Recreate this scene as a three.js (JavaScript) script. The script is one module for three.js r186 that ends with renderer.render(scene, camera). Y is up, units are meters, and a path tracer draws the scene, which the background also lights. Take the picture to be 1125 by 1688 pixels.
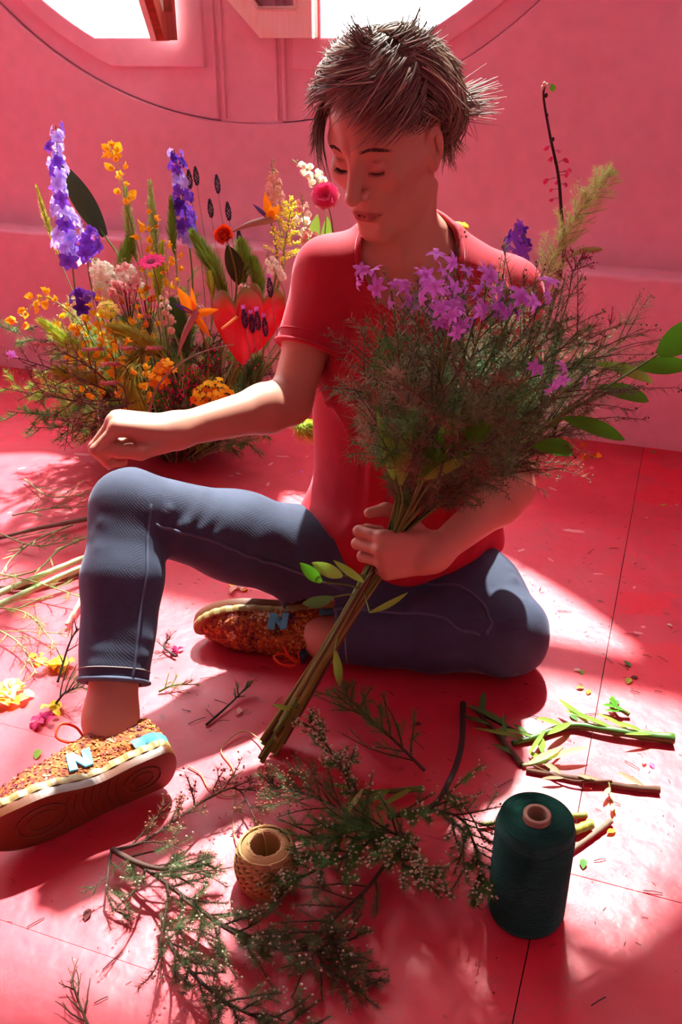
import * as THREE from 'three';
import { mergeGeometries } from 'three/addons/utils/BufferGeometryUtils.js';
import { RoundedBoxGeometry } from 'three/addons/geometries/RoundedBoxGeometry.js';

// ---------------------------------------------------------------- camera, sky, sun, exposure
const scene = new THREE.Scene();
const camera = new THREE.PerspectiveCamera(57.14, 1125 / 1688, 0.05, 100);
camera.position.set(0, 1.0, 0);
camera.rotation.set(-26.8 * Math.PI / 180, 0, 0);

scene.background = new THREE.Color(0.93, 0.97, 1.0);        // hazy bright sky, blown out through the open window
scene.backgroundIntensity = 13;

const sun = new THREE.DirectionalLight(new THREE.Color(1.0, 0.96, 0.9), 14);
sun.position.set(0.14 * 6, 1.41 * 6, -1 * 6);
sun.target.position.set(0, 0, -1.2);
sun.position.add(sun.target.position);
sun.castShadow = true;
sun.shadow.radius = 3;
sun.shadow.mapSize.set(4096, 4096);
Object.assign(sun.shadow.camera, { left: -4, right: 4, top: 4, bottom: -4, near: 0.5, far: 25 });
scene.add(sun, sun.target);

const renderer = new THREE.WebGLRenderer({ antialias: true });
renderer.toneMapping = THREE.LinearToneMapping;
renderer.toneMappingExposure = 1.32;
renderer.shadowMap.enabled = true;

// ---------------------------------------------------------------- small tools
const V = (x, y, z) => new THREE.Vector3(x, y, z);
const rad = (d) => d * Math.PI / 180;
function rng(seed) {                                         // seeded generator, one per thing
  let a = seed >>> 0;
  return () => { a = (a + 0x6d2b79f5) >>> 0; let t = a; t = Math.imul(t ^ (t >>> 15), t | 1); t ^= t + Math.imul(t ^ (t >>> 7), t | 61); return ((t ^ (t >>> 14)) >>> 0) / 4294967296; };
}
const names = new Map();
function numbered(name) {
  const k = names.get(name) ?? 0; names.set(name, k + 1);
  return k ? name + '_' + String(k).padStart(3, '0') : name;
}
function tag(o, label, category, group) {
  o.userData.label = label; o.userData.category = category;
  if (group) o.userData.group = group;
  return o;
}
function thing(name, label, category, at = [0, 0, 0], group) {
  const o = new THREE.Group(); o.name = numbered(name); o.position.set(...at); scene.add(o);
  return tag(o, label, category, group);
}
function mesh(name, geometry, material, parent) {
  const m = new THREE.Mesh(geometry, material); m.name = parent ? name : numbered(name);
  m.castShadow = m.receiveShadow = true;
  (parent ?? scene).add(m);
  return m;
}
function stuff(m) { m.userData.kind = 'stuff'; return m; }
function structure(m) { m.userData.kind = 'structure'; return m; }

// value noise, 3-D, tileable hash
function hash3(x, y, z) {
  let h = Math.imul(x, 374761393) ^ Math.imul(y, 668265263) ^ Math.imul(z, 2147483647 ^ 0x5bd1e995);
  h = Math.imul(h ^ (h >>> 13), 1274126177); return ((h ^ (h >>> 16)) >>> 0) / 4294967296;
}
function noise3(x, y, z, wrap = 0) {
  const ix = Math.floor(x), iy = Math.floor(y), iz = Math.floor(z), fx = x - ix, fy = y - iy, fz = z - iz;
  const s = (t) => t * t * (3 - 2 * t), sx = s(fx), sy = s(fy), sz = s(fz);
  const w = (k) => (wrap ? ((k % wrap) + wrap) % wrap : k), c = (a, b, d) => hash3(w(ix + a), w(iy + b), iz + d);
  const l = (a, b, t) => a + (b - a) * t;
  return l(l(l(c(0, 0, 0), c(1, 0, 0), sx), l(c(0, 1, 0), c(1, 1, 0), sx), sy), l(l(c(0, 0, 1), c(1, 0, 1), sx), l(c(0, 1, 1), c(1, 1, 1), sx), sy), sz);
}
function fbm(x, y, z, octaves, wrap = 0) {
  let v = 0, a = 0.5, k = 1, n = 0;
  for (let i = 0; i < octaves; i++) { v += a * noise3(x * k, y * k, z + i * 7, wrap * k); n += a; a *= 0.5; k *= 2; }
  return v / n;
}
// data texture from a function (u, v in 0..1) -> [r, g, b] 0..1
function texture(w, h, fn, srgb, repeat = [1, 1]) {
  const d = new Uint8Array(w * h * 4);
  for (let y = 0; y < h; y++) for (let x = 0; x < w; x++) {
    const c = fn(x / w, y / h), o = (y * w + x) * 4;
    for (let k = 0; k < 3; k++) d[o + k] = Math.max(0, Math.min(255, Math.round((Array.isArray(c) ? c[k] : c) * 255)));
    d[o + 3] = 255;
  }
  const t = new THREE.DataTexture(d, w, h); t.wrapS = t.wrapT = THREE.RepeatWrapping; t.magFilter = THREE.LinearFilter;
  t.repeat.set(...repeat); if (srgb) t.colorSpace = THREE.SRGBColorSpace; t.needsUpdate = true;
  return t;
}
const plain = (color, roughness = 0.7, more = {}) => new THREE.MeshPhysicalMaterial({ color, roughness, side: THREE.DoubleSide, ...more });
const leafy = (color, through = 0.35, roughness = 0.95) => new THREE.MeshPhysicalMaterial({ color, roughness, transmission: through, thickness: 0, side: THREE.DoubleSide, specularIntensity: 0.6 });

// ---------------------------------------------------------------- geometry tools
class Build {                                                // collects triangles of one mesh
  constructor() { this.p = []; this.i = []; this.c = null; }
  get n() { return this.p.length / 3; }
  v(x, y, z) { this.p.push(x, y, z); if (this.c) this.c.push(...this.cur); return this.n - 1; }
  color(c) { this.c ??= []; this.cur = c; return this; }
  tri(a, b, c) { this.i.push(a, b, c); }
  quad(a, b, c, d) { this.i.push(a, b, c, a, c, d); }
  tube(path, radius, sides = 6) {                            // path: Vector3[], radius: number or (t) => r
    const R = typeof radius === 'function' ? radius : () => radius, N = path.length;
    let up = Math.abs(path[N - 1].clone().sub(path[0]).normalize().y) > 0.9 ? V(1, 0, 0) : V(0, 1, 0), prev = -1;
    for (let k = 0; k < N; k++) {
      const d = path[Math.min(N - 1, k + 1)].clone().sub(path[Math.max(0, k - 1)]).normalize();
      const a = up.clone().addScaledVector(d, -up.dot(d)).normalize(), b = d.clone().cross(a); up = a;
      const r = R(k / (N - 1)), first = this.n;
      for (let s = 0; s < sides; s++) {
        const q = s / sides * Math.PI * 2, P = path[k].clone().addScaledVector(a, Math.cos(q) * r).addScaledVector(b, Math.sin(q) * r);
        this.v(P.x, P.y, P.z);
      }
      if (prev >= 0) for (let s = 0; s < sides; s++) this.quad(prev + s, prev + (s + 1) % sides, first + (s + 1) % sides, first + s);
      if (k === 0 || k === N - 1) { const c = this.v(path[k].x, path[k].y, path[k].z); for (let s = 0; s < sides; s++) k ? this.tri(c, first + s, first + (s + 1) % sides) : this.tri(c, first + (s + 1) % sides, first + s); }
      prev = first;
    }
    return this;
  }
  // flat tapered blade with a fold: from base along dir, half width w, normal up
  blade(base, dir, len, w, nrm, bend = 0, profile = (t) => Math.sin(Math.PI * Math.min(1, t * 0.92 + 0.08)), seg = 4, cup = 0.25) {
    const d = dir.clone().normalize(), side = d.clone().cross(nrm).normalize(), up = side.clone().cross(d).normalize();
    let last = null, P = base.clone(), D = d.clone(), U = up.clone();
    for (let k = 0; k <= seg; k++) {
      const t = k / seg, hw = w * Math.max(0.02, profile(t));
      const l = P.clone().addScaledVector(side, -hw).addScaledVector(U, hw * cup), r = P.clone().addScaledVector(side, hw).addScaledVector(U, hw * cup);
      const a = this.v(l.x, l.y, l.z), b = this.v(P.x, P.y, P.z), c = this.v(r.x, r.y, r.z);
      if (last) { this.quad(last[0], last[1], b, a); this.quad(last[1], last[2], c, b); }
      last = [a, b, c];
      const turn = -bend / seg; D.applyAxisAngle(side, turn); U.applyAxisAngle(side, turn);
      P = P.clone().addScaledVector(D, len / seg);
    }
    return this;
  }
  blob(c, rx, ry = rx, rz = rx, det = 1) {                    // small rounded lump
    const g = det === 0 ? OCTA : ICO, first = this.n;
    for (let k = 0; k < g.p.length; k += 3) this.v(c.x + g.p[k] * rx, c.y + g.p[k + 1] * ry, c.z + g.p[k + 2] * rz);
    for (let k = 0; k < g.i.length; k++) this.i.push(first + g.i[k]);
    return this;
  }
  geo(smooth = true) {
    let g = new THREE.BufferGeometry();
    g.setAttribute('position', new THREE.BufferAttribute(new Float32Array(this.p), 3));
    if (this.c) g.setAttribute('color', new THREE.BufferAttribute(new Float32Array(this.c), 3));
    g.setIndex(this.i);
    if (!smooth) g = g.toNonIndexed();
    g.computeVertexNormals();
    return g;
  }
}
function raw(g) { const q = g; const map = new Map(), p = [], i = []; for (let k = 0; k < q.attributes.position.count; k++) { const a = [0, 1, 2].map((c) => q.attributes.position.getComponent(k, c)), key = a.map((x) => Math.round(x * 1e4)).join(); if (!map.has(key)) { map.set(key, p.length / 3); p.push(...a); } i.push(map.get(key)); } return { p, i }; }
const OCTA = raw(new THREE.OctahedronGeometry(1, 0).toNonIndexed()), ICO = raw(new THREE.IcosahedronGeometry(1, 1).toNonIndexed());
const curve = (pts, n) => new THREE.CatmullRomCurve3(pts.map((q) => (q.isVector3 ? q : V(...q)))).getPoints(n);
function merged(list) { return mergeGeometries(list.map((g) => { const q = g.index ? g.toNonIndexed() : g.clone(); for (const k of Object.keys(q.attributes)) if (k !== 'position' && k !== 'normal') q.deleteAttribute(k); return q; })); }
// uv in metres by the dominant axis of each face
function boxUV(g, scale = 1) {
  const q = g.index ? g.toNonIndexed() : g.clone(), P = q.attributes.position, uv = new Float32Array(P.count * 2), a = V(), b = V(), c = V(), n = V();
  for (let k = 0; k < P.count; k += 3) {
    a.fromBufferAttribute(P, k); b.fromBufferAttribute(P, k + 1); c.fromBufferAttribute(P, k + 2);
    n.copy(b).sub(a).cross(c.clone().sub(a)); const ax = Math.abs(n.x), ay = Math.abs(n.y), az = Math.abs(n.z);
    [a, b, c].forEach((v, j) => { const [x, y] = ay >= ax && ay >= az ? [v.x, v.z] : ax >= az ? [v.z, v.y] : [v.x, v.y]; uv[(k + j) * 2] = x * scale; uv[(k + j) * 2 + 1] = y * scale; });
  }
  q.setAttribute('uv', new THREE.BufferAttribute(uv, 2));
  return q;
}
function box(w, h, d, x = 0, y = 0, z = 0, r = 0) { const g = r ? new RoundedBoxGeometry(w, h, d, 2, r) : new THREE.BoxGeometry(w, h, d); g.translate(x, y, z); return g; }

// ---------------------------------------------------------------- distance fields meshed by surface nets
const clamp = (x, a, b) => Math.min(b, Math.max(a, x));
const smin = (a, b, k) => { const h = Math.max(k - Math.abs(a - b), 0) / k; return Math.min(a, b) - h * h * k * 0.25; };
const smax = (a, b, k) => -smin(-a, -b, k);
function cone(a, b, ra, rb) {                                 // tapered capsule from a to b
  const [ax, ay, az] = a, dx = b[0] - ax, dy = b[1] - ay, dz = b[2] - az, dd = dx * dx + dy * dy + dz * dz || 1e-9;
  return (x, y, z) => {
    const px = x - ax, py = y - ay, pz = z - az, t = clamp((px * dx + py * dy + pz * dz) / dd, 0, 1), ex = px - dx * t, ey = py - dy * t, ez = pz - dz * t;
    return Math.sqrt(ex * ex + ey * ey + ez * ez) - (ra + (rb - ra) * t);
  };
}
function ellipsoid(c, r, basis) {                             // basis: optional Matrix4 whose inverse takes points to local axes
  const m = basis ? basis.clone().invert().elements : null, s = Math.min(...r);
  return (x, y, z) => {
    let px = x - c[0], py = y - c[1], pz = z - c[2];
    if (m) { const a = px, b = py, d = pz; px = m[0] * a + m[4] * b + m[8] * d; py = m[1] * a + m[5] * b + m[9] * d; pz = m[2] * a + m[6] * b + m[10] * d; }
    const k0 = Math.hypot(px / r[0], py / r[1], pz / r[2]), k1 = Math.hypot(px / (r[0] * r[0]), py / (r[1] * r[1]), pz / (r[2] * r[2]));
    return k1 < 1e-6 ? -s : k0 * (k0 - 1) / k1;
  };
}
function blend(list, k) { return (x, y, z) => { let d = list[0](x, y, z); for (let i = 1; i < list.length; i++) d = smin(d, list[i](x, y, z), k); return d; }; }
function nets(f, lo, hi, h, { slack = 1.6 } = {}) {
  const B = 5, n = [0, 1, 2].map((k) => Math.ceil((hi[k] - lo[k]) / h / B) * B + 1), [nx, ny, nz] = n, val = new Float32Array(nx * ny * nz).fill(1), id = (x, y, z) => x + nx * (y + ny * z);
  const half = B * h / 2, reach = half * Math.sqrt(3) * slack + h;
  const done = new Uint8Array(nx * ny * nz);
  for (let bz = 0; bz < nz - 1; bz += B) for (let by = 0; by < ny - 1; by += B) for (let bx = 0; bx < nx - 1; bx += B) {
    const c = f(lo[0] + bx * h + half, lo[1] + by * h + half, lo[2] + bz * h + half), skip = Math.abs(c) > reach;
    for (let z = bz; z <= bz + B; z++) for (let y = by; y <= by + B; y++) for (let x = bx; x <= bx + B; x++) {
      const q = id(x, y, z);
      if (skip) { if (!done[q]) val[q] = c; } else if (!done[q]) { val[q] = f(lo[0] + x * h, lo[1] + y * h, lo[2] + z * h); done[q] = 1; }
    }
  }
  const vid = new Int32Array(nx * ny * nz).fill(-1), P = [], I = [];
  for (let z = 0; z < nz - 1; z++) for (let y = 0; y < ny - 1; y++) for (let x = 0; x < nx - 1; x++) {
    let neg = 0; for (let k = 0; k < 8; k++) if (val[id(x + (k & 1), y + (k >> 1 & 1), z + (k >> 2))] < 0) neg++;
    if (neg === 0 || neg === 8) continue;
    let sx = 0, sy = 0, sz = 0, m = 0;
    for (let k = 0; k < 8; k++) for (const bit of [1, 2, 4]) if (!(k & bit)) {
      const k2 = k | bit, a = val[id(x + (k & 1), y + (k >> 1 & 1), z + (k >> 2))], b = val[id(x + (k2 & 1), y + (k2 >> 1 & 1), z + (k2 >> 2))];
      if (a < 0 === b < 0) continue;
      const t = a / (a - b);
      sx += (k & 1) + (bit === 1 ? t : 0); sy += (k >> 1 & 1) + (bit === 2 ? t : 0); sz += (k >> 2) + (bit === 4 ? t : 0); m++;
    }
    vid[id(x, y, z)] = P.length / 3; P.push(lo[0] + (x + sx / m) * h, lo[1] + (y + sy / m) * h, lo[2] + (z + sz / m) * h);
  }
  const q4 = (a, b, c, d, flip) => { if (a < 0 || b < 0 || c < 0 || d < 0) return; flip ? I.push(a, c, b, a, d, c) : I.push(a, b, c, a, c, d); };
  for (let z = 1; z < nz - 1; z++) for (let y = 1; y < ny - 1; y++) for (let x = 1; x < nx - 1; x++) {
    const a = val[id(x, y, z)] < 0;
    if (a !== val[id(x + 1, y, z)] < 0) q4(vid[id(x, y - 1, z - 1)], vid[id(x, y, z - 1)], vid[id(x, y, z)], vid[id(x, y - 1, z)], !a);
    if (a !== val[id(x, y + 1, z)] < 0) q4(vid[id(x - 1, y, z - 1)], vid[id(x - 1, y, z)], vid[id(x, y, z)], vid[id(x, y, z - 1)], !a);
    if (a !== val[id(x, y, z + 1)] < 0) q4(vid[id(x - 1, y - 1, z)], vid[id(x, y - 1, z)], vid[id(x, y, z)], vid[id(x - 1, y, z)], !a);
  }
  const N = new Float32Array(P.length), e = h * 0.5;
  for (let k = 0; k < P.length; k += 3) {
    const x = P[k], y = P[k + 1], z = P[k + 2];
    let gx = f(x + e, y, z) - f(x - e, y, z), gy = f(x, y + e, z) - f(x, y - e, z), gz = f(x, y, z + e) - f(x, y, z - e);
    const l = Math.hypot(gx, gy, gz) || 1; N[k] = gx / l; N[k + 1] = gy / l; N[k + 2] = gz / l;
  }
  const g = new THREE.BufferGeometry();
  g.setAttribute('position', new THREE.BufferAttribute(new Float32Array(P), 3));
  g.setAttribute('normal', new THREE.BufferAttribute(N, 3));
  g.setIndex(I);
  return g;
}
// walk a point onto the surface of a field
function snap(f, p, steps = 8) {
  const q = p.clone();
  for (let i = 0; i < steps; i++) {
    const e = 0.002, d = f(q.x, q.y, q.z), g = V(f(q.x + e, q.y, q.z) - f(q.x - e, q.y, q.z), f(q.x, q.y + e, q.z) - f(q.x, q.y - e, q.z), f(q.x, q.y, q.z + e) - f(q.x, q.y, q.z - e));
    const l = g.length() || 1; q.addScaledVector(g, -d * 0.9 / l);
  }
  return q;
}
function tint(g, fn) {                                        // vertex colours from position and normal, linear rgb
  const P = g.attributes.position, N = g.attributes.normal, c = new Float32Array(P.count * 3);
  for (let k = 0; k < P.count; k++) c.set(fn(P.getX(k), P.getY(k), P.getZ(k), N.getX(k), N.getY(k), N.getZ(k)), k * 3);
  g.setAttribute('color', new THREE.BufferAttribute(c, 3));
  return g;
}
const lin = (hex) => { const c = new THREE.Color(hex); return [c.r, c.g, c.b]; };

// ---------------------------------------------------------------- the setting
// The room is square to the window wall. s runs along that wall, d out from the front of its ledge into the room.
const TURN = rad(-19.68), WALL = V(0, 0, -2.669);
const inRoom = (m) => { m.position.copy(WALL); m.rotation.y = TURN; return structure(m); };
const roomPoint = (s, y, d) => V(s, y, d).applyAxisAngle(V(0, 1, 0), TURN).add(WALL);

const paintGrain = texture(512, 512, (u, v) => { const n = fbm(u * 24, v * 24, 3, 4, 24), m = fbm(u * 5, v * 5, 9, 3, 5); return 0.5 + (n - 0.5) * 0.5 + (m - 0.5) * 0.5; }, false);
const wallColor = texture(1024, 1024, (u, v) => {
  const big = fbm(u * 4, v * 4, 1, 4, 4), fine = fbm(u * 64, v * 64, 5, 2, 64), streak = fbm(u * 40, v * 3, 8, 3, 0), k = 1 + (big - 0.5) * 0.08 + (fine - 0.5) * 0.06;
  return [0.925 * k, (0.72 + (big - 0.5) * 0.05) * k, (0.785 + (big - 0.5) * 0.04) * k];
}, true);
const wallPaint = new THREE.MeshPhysicalMaterial({ map: wallColor, roughness: 0.55, bumpMap: paintGrain, bumpScale: 0.0015, side: THREE.DoubleSide });
const ceilingPaint = new THREE.MeshPhysicalMaterial({ color: 0x8f6f6c, roughness: 0.8, bumpMap: paintGrain, bumpScale: 0.001, side: THREE.DoubleSide });

// floor boards under worn crimson gloss paint
function floorTexture(seed, blotches) {
  const W = 1024, g = rng(seed), marks = [];
  for (let k = 0; k < 150; k++) marks.push([g(), g(), 0.0006 + g() * g() * 0.006, g() * 6.28, 1 + g() * 3, g()]);
  const cell = 16, grid = Array.from({ length: cell * cell }, () => []);
  for (const m of marks) for (let dy = -1; dy <= 1; dy++) for (let dx = -1; dx <= 1; dx++) grid[((Math.floor(m[1] * cell) + dy + cell) % cell) * cell + (Math.floor(m[0] * cell) + dx + cell) % cell].push(m);
  const col = texture(W, W, (u, v) => {
    const big = fbm(u * 5, v * 5, seed, 4, 5), mid = fbm(u * 26, v * 26, seed + 40, 3, 26), fine = hash3(Math.floor(u * W), Math.floor(v * W), seed);
    let r = 0.81, gg = 0.185, b = 0.265;
    const k = 1 + (big - 0.5) * 0.16 + (mid - 0.5) * 0.1; r *= k; gg *= k; b *= k;
    const dirt = clamp((mid - 0.56) * 5, 0, 1) * clamp((fine - 0.45) * 2, 0, 1) * 0.5; r += (0.5 - r) * dirt; gg += (0.36 - gg) * dirt; b += (0.36 - b) * dirt;
    for (const m of grid[Math.floor(v * cell) % cell * cell + Math.floor(u * cell) % cell]) {
      let dx = u - m[0], dy = v - m[1]; dx -= Math.round(dx); dy -= Math.round(dy);
      const ca = Math.cos(m[3]), sa = Math.sin(m[3]), x = (dx * ca + dy * sa) / m[4], y = -dx * sa + dy * ca, rr = Math.hypot(x, y) + (mid - 0.5) * m[2] * 1.6;
      if (rr < m[2]) { const t = m[5] < 0.3 ? [0.93, 0.75, 0.74] : m[5] < 0.75 ? [0.55, 0.1, 0.16] : [0.45, 0.33, 0.33], q = m[5] < 0.3 ? 0.6 : 0.5; r += (t[0] - r) * q; gg += (t[1] - gg) * q; b += (t[2] - b) * q; }
    }
    if (blotches) { const n = fbm(u * 9 + v * 3, v * 16, seed + 77, 4, 0), q = clamp((n - 0.53) * 30, 0, 1) * 0.8; r += (0.86 - r) * q; gg += (0.1 - gg) * q; b += (0.2 - b) * q; }
    return [r, gg, b];
  }, true);
  return col;
}
const backPaint = new THREE.MeshPhysicalMaterial({ color: 0xb44a60, roughness: 0.6, bumpMap: paintGrain, bumpScale: 0.0015, side: THREE.DoubleSide });
const floorRough = texture(1024, 1024, (u, v) => { const n = fbm(u * 20, v * 20, 4, 4, 20), f = hash3(Math.floor(u * 1024), Math.floor(v * 1024), 9); return clamp(0.5 + (n - 0.5) * 0.35 + (f - 0.5) * 0.12, 0.15, 0.8); }, false);
const floorBump = texture(1024, 1024, (u, v) => clamp(0.5 + (fbm(u * 60, v * 60, 14, 3, 60) - 0.5) * 0.6 + (fbm(u * 9, v * 9, 15, 3, 9) - 0.5) * 0.8, 0, 1), false);
const floorPaint = [0, 1].map((k) => new THREE.MeshPhysicalMaterial({ map: floorTexture(11 + k, k === 1), roughness: 1, ior: 1.55, roughnessMap: floorRough, bumpMap: floorBump, bumpScale: 0.0016, side: THREE.DoubleSide }));

const floor = inRoom(mesh('floor', boxUV(box(8, 0.04, 7.4, -0.75, -0.026, 3.2)), plain(0x4a0d16, 0.9)));
{
  const gap = 0.0007;
  // the joint that runs away from the camera stands at s 0.85 in front of the cross joint and at 0.88 behind it
  const sheets = [[-4.45, 0.879, -0.2, 1.557, 0], [-4.45, 0.8495, 1.557, 1.875, 0, 1], [-4.45, 0.8495, 1.875, 3.3, 0], [0.879, 2.9, -0.2, 1.557, 1], [0.8495, 2.9, 1.557, 3.3, 0], [-4.45, 0.4, 3.3, 6.6, 0], [0.4, 2.9, 3.3, 6.6, 0]];
  for (const [s0, s1, d0, d1, k, joined] of sheets) {
    const w = s1 - s0 - gap * 2, l = d1 - d0 - (joined ? 0 : gap * 2);
    const g = new THREE.BoxGeometry(w, 0.006, l); g.translate((s0 + s1) / 2, -0.003, (d0 + d1) / 2);
    const b = boxUV(g, 1 / 1.3); mesh('floor_panel', b, floorPaint[k], floor);
  }
}

// window wall: thick lower part with a ledge, upper wall with a round opening filled by a painted frame
const OPEN = { s: -0.313, y: 1.97, r: 1.194 }, HIGH = 3.7, LEDGE = 0.458;
{
  const back = new THREE.Group(); back.name = 'wall_back'; scene.add(back); inRoom(back);
  const shape = new THREE.Shape([[-4.4, 0], [2.9, 0], [2.9, HIGH], [-4.4, HIGH]].map((q) => new THREE.Vector2(...q)));
  shape.holes.push(new THREE.Path().absarc(OPEN.s - 2.6, OPEN.y, 1.05, 0, Math.PI * 2, true));
  shape.holes.push(new THREE.Path().absarc(OPEN.s, OPEN.y, OPEN.r, 0, Math.PI * 2, true));
  const g = new THREE.ExtrudeGeometry(shape, { depth: 0.12, bevelEnabled: true, bevelThickness: 0.004, bevelSize: 0.004, bevelSegments: 2, curveSegments: 96 }); g.translate(0, 0, -0.11 - 0.124);
  mesh('upper_wall', boxUV(g, 0.5), wallPaint, back);
  // the wainscot's top edge is chipped along its length
  const b = new Build(), N = 300;
  for (let k = 0; k <= N; k++) {
    const s = -4.4 + 7.3 * k / N, dip = Math.max(0, fbm(s * 9, 2, 5, 3) - 0.6) * 0.05, in_ = Math.max(0, fbm(s * 11, 8, 5, 3) - 0.55) * 0.06, wob = (fbm(s * 2, 1, 3, 2) - 0.5) * 0.004;
    b.v(s, 0, 0); b.v(s, LEDGE - 0.012 - dip, wob); b.v(s, LEDGE - 0.003 - dip * 0.4, -0.004 - in_ * 0.5); b.v(s, LEDGE, -0.014 - in_); b.v(s, LEDGE, -0.12);
    if (k) for (let j = 0; j < 4; j++) b.quad((k - 1) * 5 + j, k * 5 + j, k * 5 + j + 1, (k - 1) * 5 + j + 1);
  }
  mesh('wainscot', boxUV(b.geo(), 0.5), wallPaint, back);
}
const GLASSCLEAR = new THREE.MeshPhysicalMaterial({ color: 0xf2f6f4, roughness: 0.02, transmission: 1, thickness: 0, ior: 1.5 });
const barnWood = texture(256, 256, (u, v) => { const g = fbm(u * 60, v * 3, 4, 3, 0), n = fbm(u * 5, v * 5, 7, 3, 5); return [0.62 + (g - 0.5) * 0.3, 0.25 + (n - 0.5) * 0.16, 0.15 + (n - 0.5) * 0.1]; }, true);
const terracotta = new THREE.MeshPhysicalMaterial({ map: barnWood, roughness: 0.7 });
const creamColor = texture(256, 256, (u, v) => { const n = fbm(u * 8, v * 8, 5, 4, 8), g = fbm(u * 50, v * 3, 2, 3, 0); const k = 1 + (g - 0.5) * 0.06; return [0.96 * k, (0.91 + (n - 0.5) * 0.1) * k, (0.86 + (n - 0.5) * 0.14) * k]; }, true);
const cream = new THREE.MeshPhysicalMaterial({ map: creamColor, roughness: 0.6, bumpMap: paintGrain, bumpScale: 0.001 });
{
  const w = new THREE.Group(); w.name = 'window_1'; scene.add(w); inRoom(w);
  const arc = (r, a0, a1, n) => Array.from({ length: n + 1 }, (_, k) => { const a = a0 + (a1 - a0) * k / n; return new THREE.Vector2(OPEN.s + Math.cos(a) * r, OPEN.y + Math.sin(a) * r); });
  const extr = (pts, holes, depth, z, bevel = 0.003) => { const s = new THREE.Shape(pts); for (const h of holes) s.holes.push(new THREE.Path(h)); const g = new THREE.ExtrudeGeometry(s, { depth, bevelEnabled: true, bevelThickness: bevel, bevelSize: bevel, bevelSegments: 2, curveSegments: 4 }); g.translate(0, 0, z); return boxUV(g, 0.5); };
  const fan = [];
  // lower frame halves left and right of the wide post, set 12 mm back from the wall face
  const V2 = (x, y) => new THREE.Vector2(x, y), R = OPEN.r - 0.009, r = 1.087, TR = 1.75, angle = (y, q) => Math.asin((y - OPEN.y) / q), mirror = (pts) => pts.map((q) => V2(2 * OPEN.s - q.x, q.y)).reverse();
  for (const dir of [1, -1]) {
    const m = (pts) => (dir > 0 ? pts : mirror(pts)), x0 = OPEN.s + 0.099, jamb = OPEN.s + (dir > 0 ? 0.215 : 0.209), a0 = -Math.acos((x0 - OPEN.s) / R);
    const outer = m([...arc(R, a0, angle(TR, R), 48), V2(x0, TR)]);
    const low = [...arc(r, angle(0.995, r), angle(TR - 0.03, r) - 0.003, 24), V2(jamb, TR - 0.03), V2(jamb, 0.995)];
    mesh('frame', extr(outer, [m(low)], 0.07, -0.11 - 0.012 - 0.073), wallPaint, w);
    // raised inner rim with the sill stands out over the opening's edge
    const r2 = 1.13, y2 = 0.927, x1 = OPEN.s + 0.138;
    mesh('sill', extr(m([...arc(r2, angle(y2, r2), angle(TR - 0.004, r2), 24), V2(x1, TR - 0.004), V2(x1, y2)]), [m(low)], 0.012, -0.11 - 0.012, 0.004), wallPaint, w);
    // fanlight: one clear pane each side of a thin bar
    const mid = [...arc(r, angle(TR + 0.03, r) + 0.003, Math.acos(0.02 / r), 36), V2(OPEN.s + 0.02, TR + 0.03)];
    fan.push(m(mid));
    const clear = new THREE.ShapeGeometry(new THREE.Shape(m(mid))); clear.translate(0, 0, -0.16); mesh('pane', clear, GLASSCLEAR, w);
  }
  mesh('frame', extr([...arc(R, angle(TR, R), Math.PI - angle(TR, R), 72)], fan, 0.07, -0.11 - 0.012 - 0.073), wallPaint, w);
  { const ring = new THREE.Shape().absarc(OPEN.s, OPEN.y, OPEN.r + 0.02, 0, Math.PI * 2, false); ring.holes.push(new THREE.Path().absarc(OPEN.s, OPEN.y, OPEN.r - 0.06, 0, Math.PI * 2, true)); const g = new THREE.ExtrudeGeometry(ring, { depth: 0.02, bevelEnabled: false, curveSegments: 96 }); g.translate(0, 0, -0.215); mesh('frame', boxUV(g, 0.5), wallPaint, w); }
  // post between the halves with its two thin beads
  mesh('post', boxUV(box(0.196, 0.97, 0.09, -0.313, 1.265, -0.165, 0.004), 0.5), wallPaint, w);
  for (const x of [-0.418, -0.394, -0.232, -0.209]) mesh('bead', boxUV(box(0.009, 0.96, 0.012, x, 1.27, -0.117, 0.003), 0.5), wallPaint, w);
  // casement leaves: a glazed half with a chamfered foot, hung on the post
  const leaf = (name, mirror) => {
    const o = new THREE.Group(); o.name = name; w.add(o);
    const wdt = 0.245, H = 0.7, t = 0.036, c = 0.092;
    const m = (x) => (mirror ? -x : x);
    const outline = [[0, 0], [-(wdt - c), 0], [-wdt, c * 0.95], [-wdt - 0.26, 0.5], [-wdt - 0.3, H], [0, H]].map(([x, y]) => new THREE.Vector2(m(x), y));
    const inner = [[-0.045, 0.068], [-(wdt - c) - 0.002, 0.068], [-wdt + 0.03, 0.068 + c * 0.75], [-wdt - 0.19, 0.48], [-wdt - 0.22, H - 0.06], [-0.045, H - 0.06]].map(([x, y]) => new THREE.Vector2(m(x), y));
    const s = new THREE.Shape(outline); s.holes.push(new THREE.Path(inner));
    const front = new THREE.ExtrudeGeometry(s, { depth: 0.012, bevelEnabled: true, bevelThickness: 0.002, bevelSize: 0.002, bevelSegments: 1 }); front.translate(0, 0, t / 2 - 0.012);
    const back = new THREE.ExtrudeGeometry(s, { depth: t - 0.014, bevelEnabled: false }); back.translate(0, 0, -t / 2);
    mesh('leaf_face', boxUV(front, 3), cream, o); mesh('leaf_back', boxUV(back, 3), terracotta, o);
    const p = new THREE.Path(inner).getPoints(); { const b = new Build(); b.tube([...p, p[0], p[1]].map((q) => V(q.x, q.y, t / 2 + 0.002)), 0.006, 6); mesh('glazing_bead', boxUV(b.geo(), 3), cream, o); }
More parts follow.
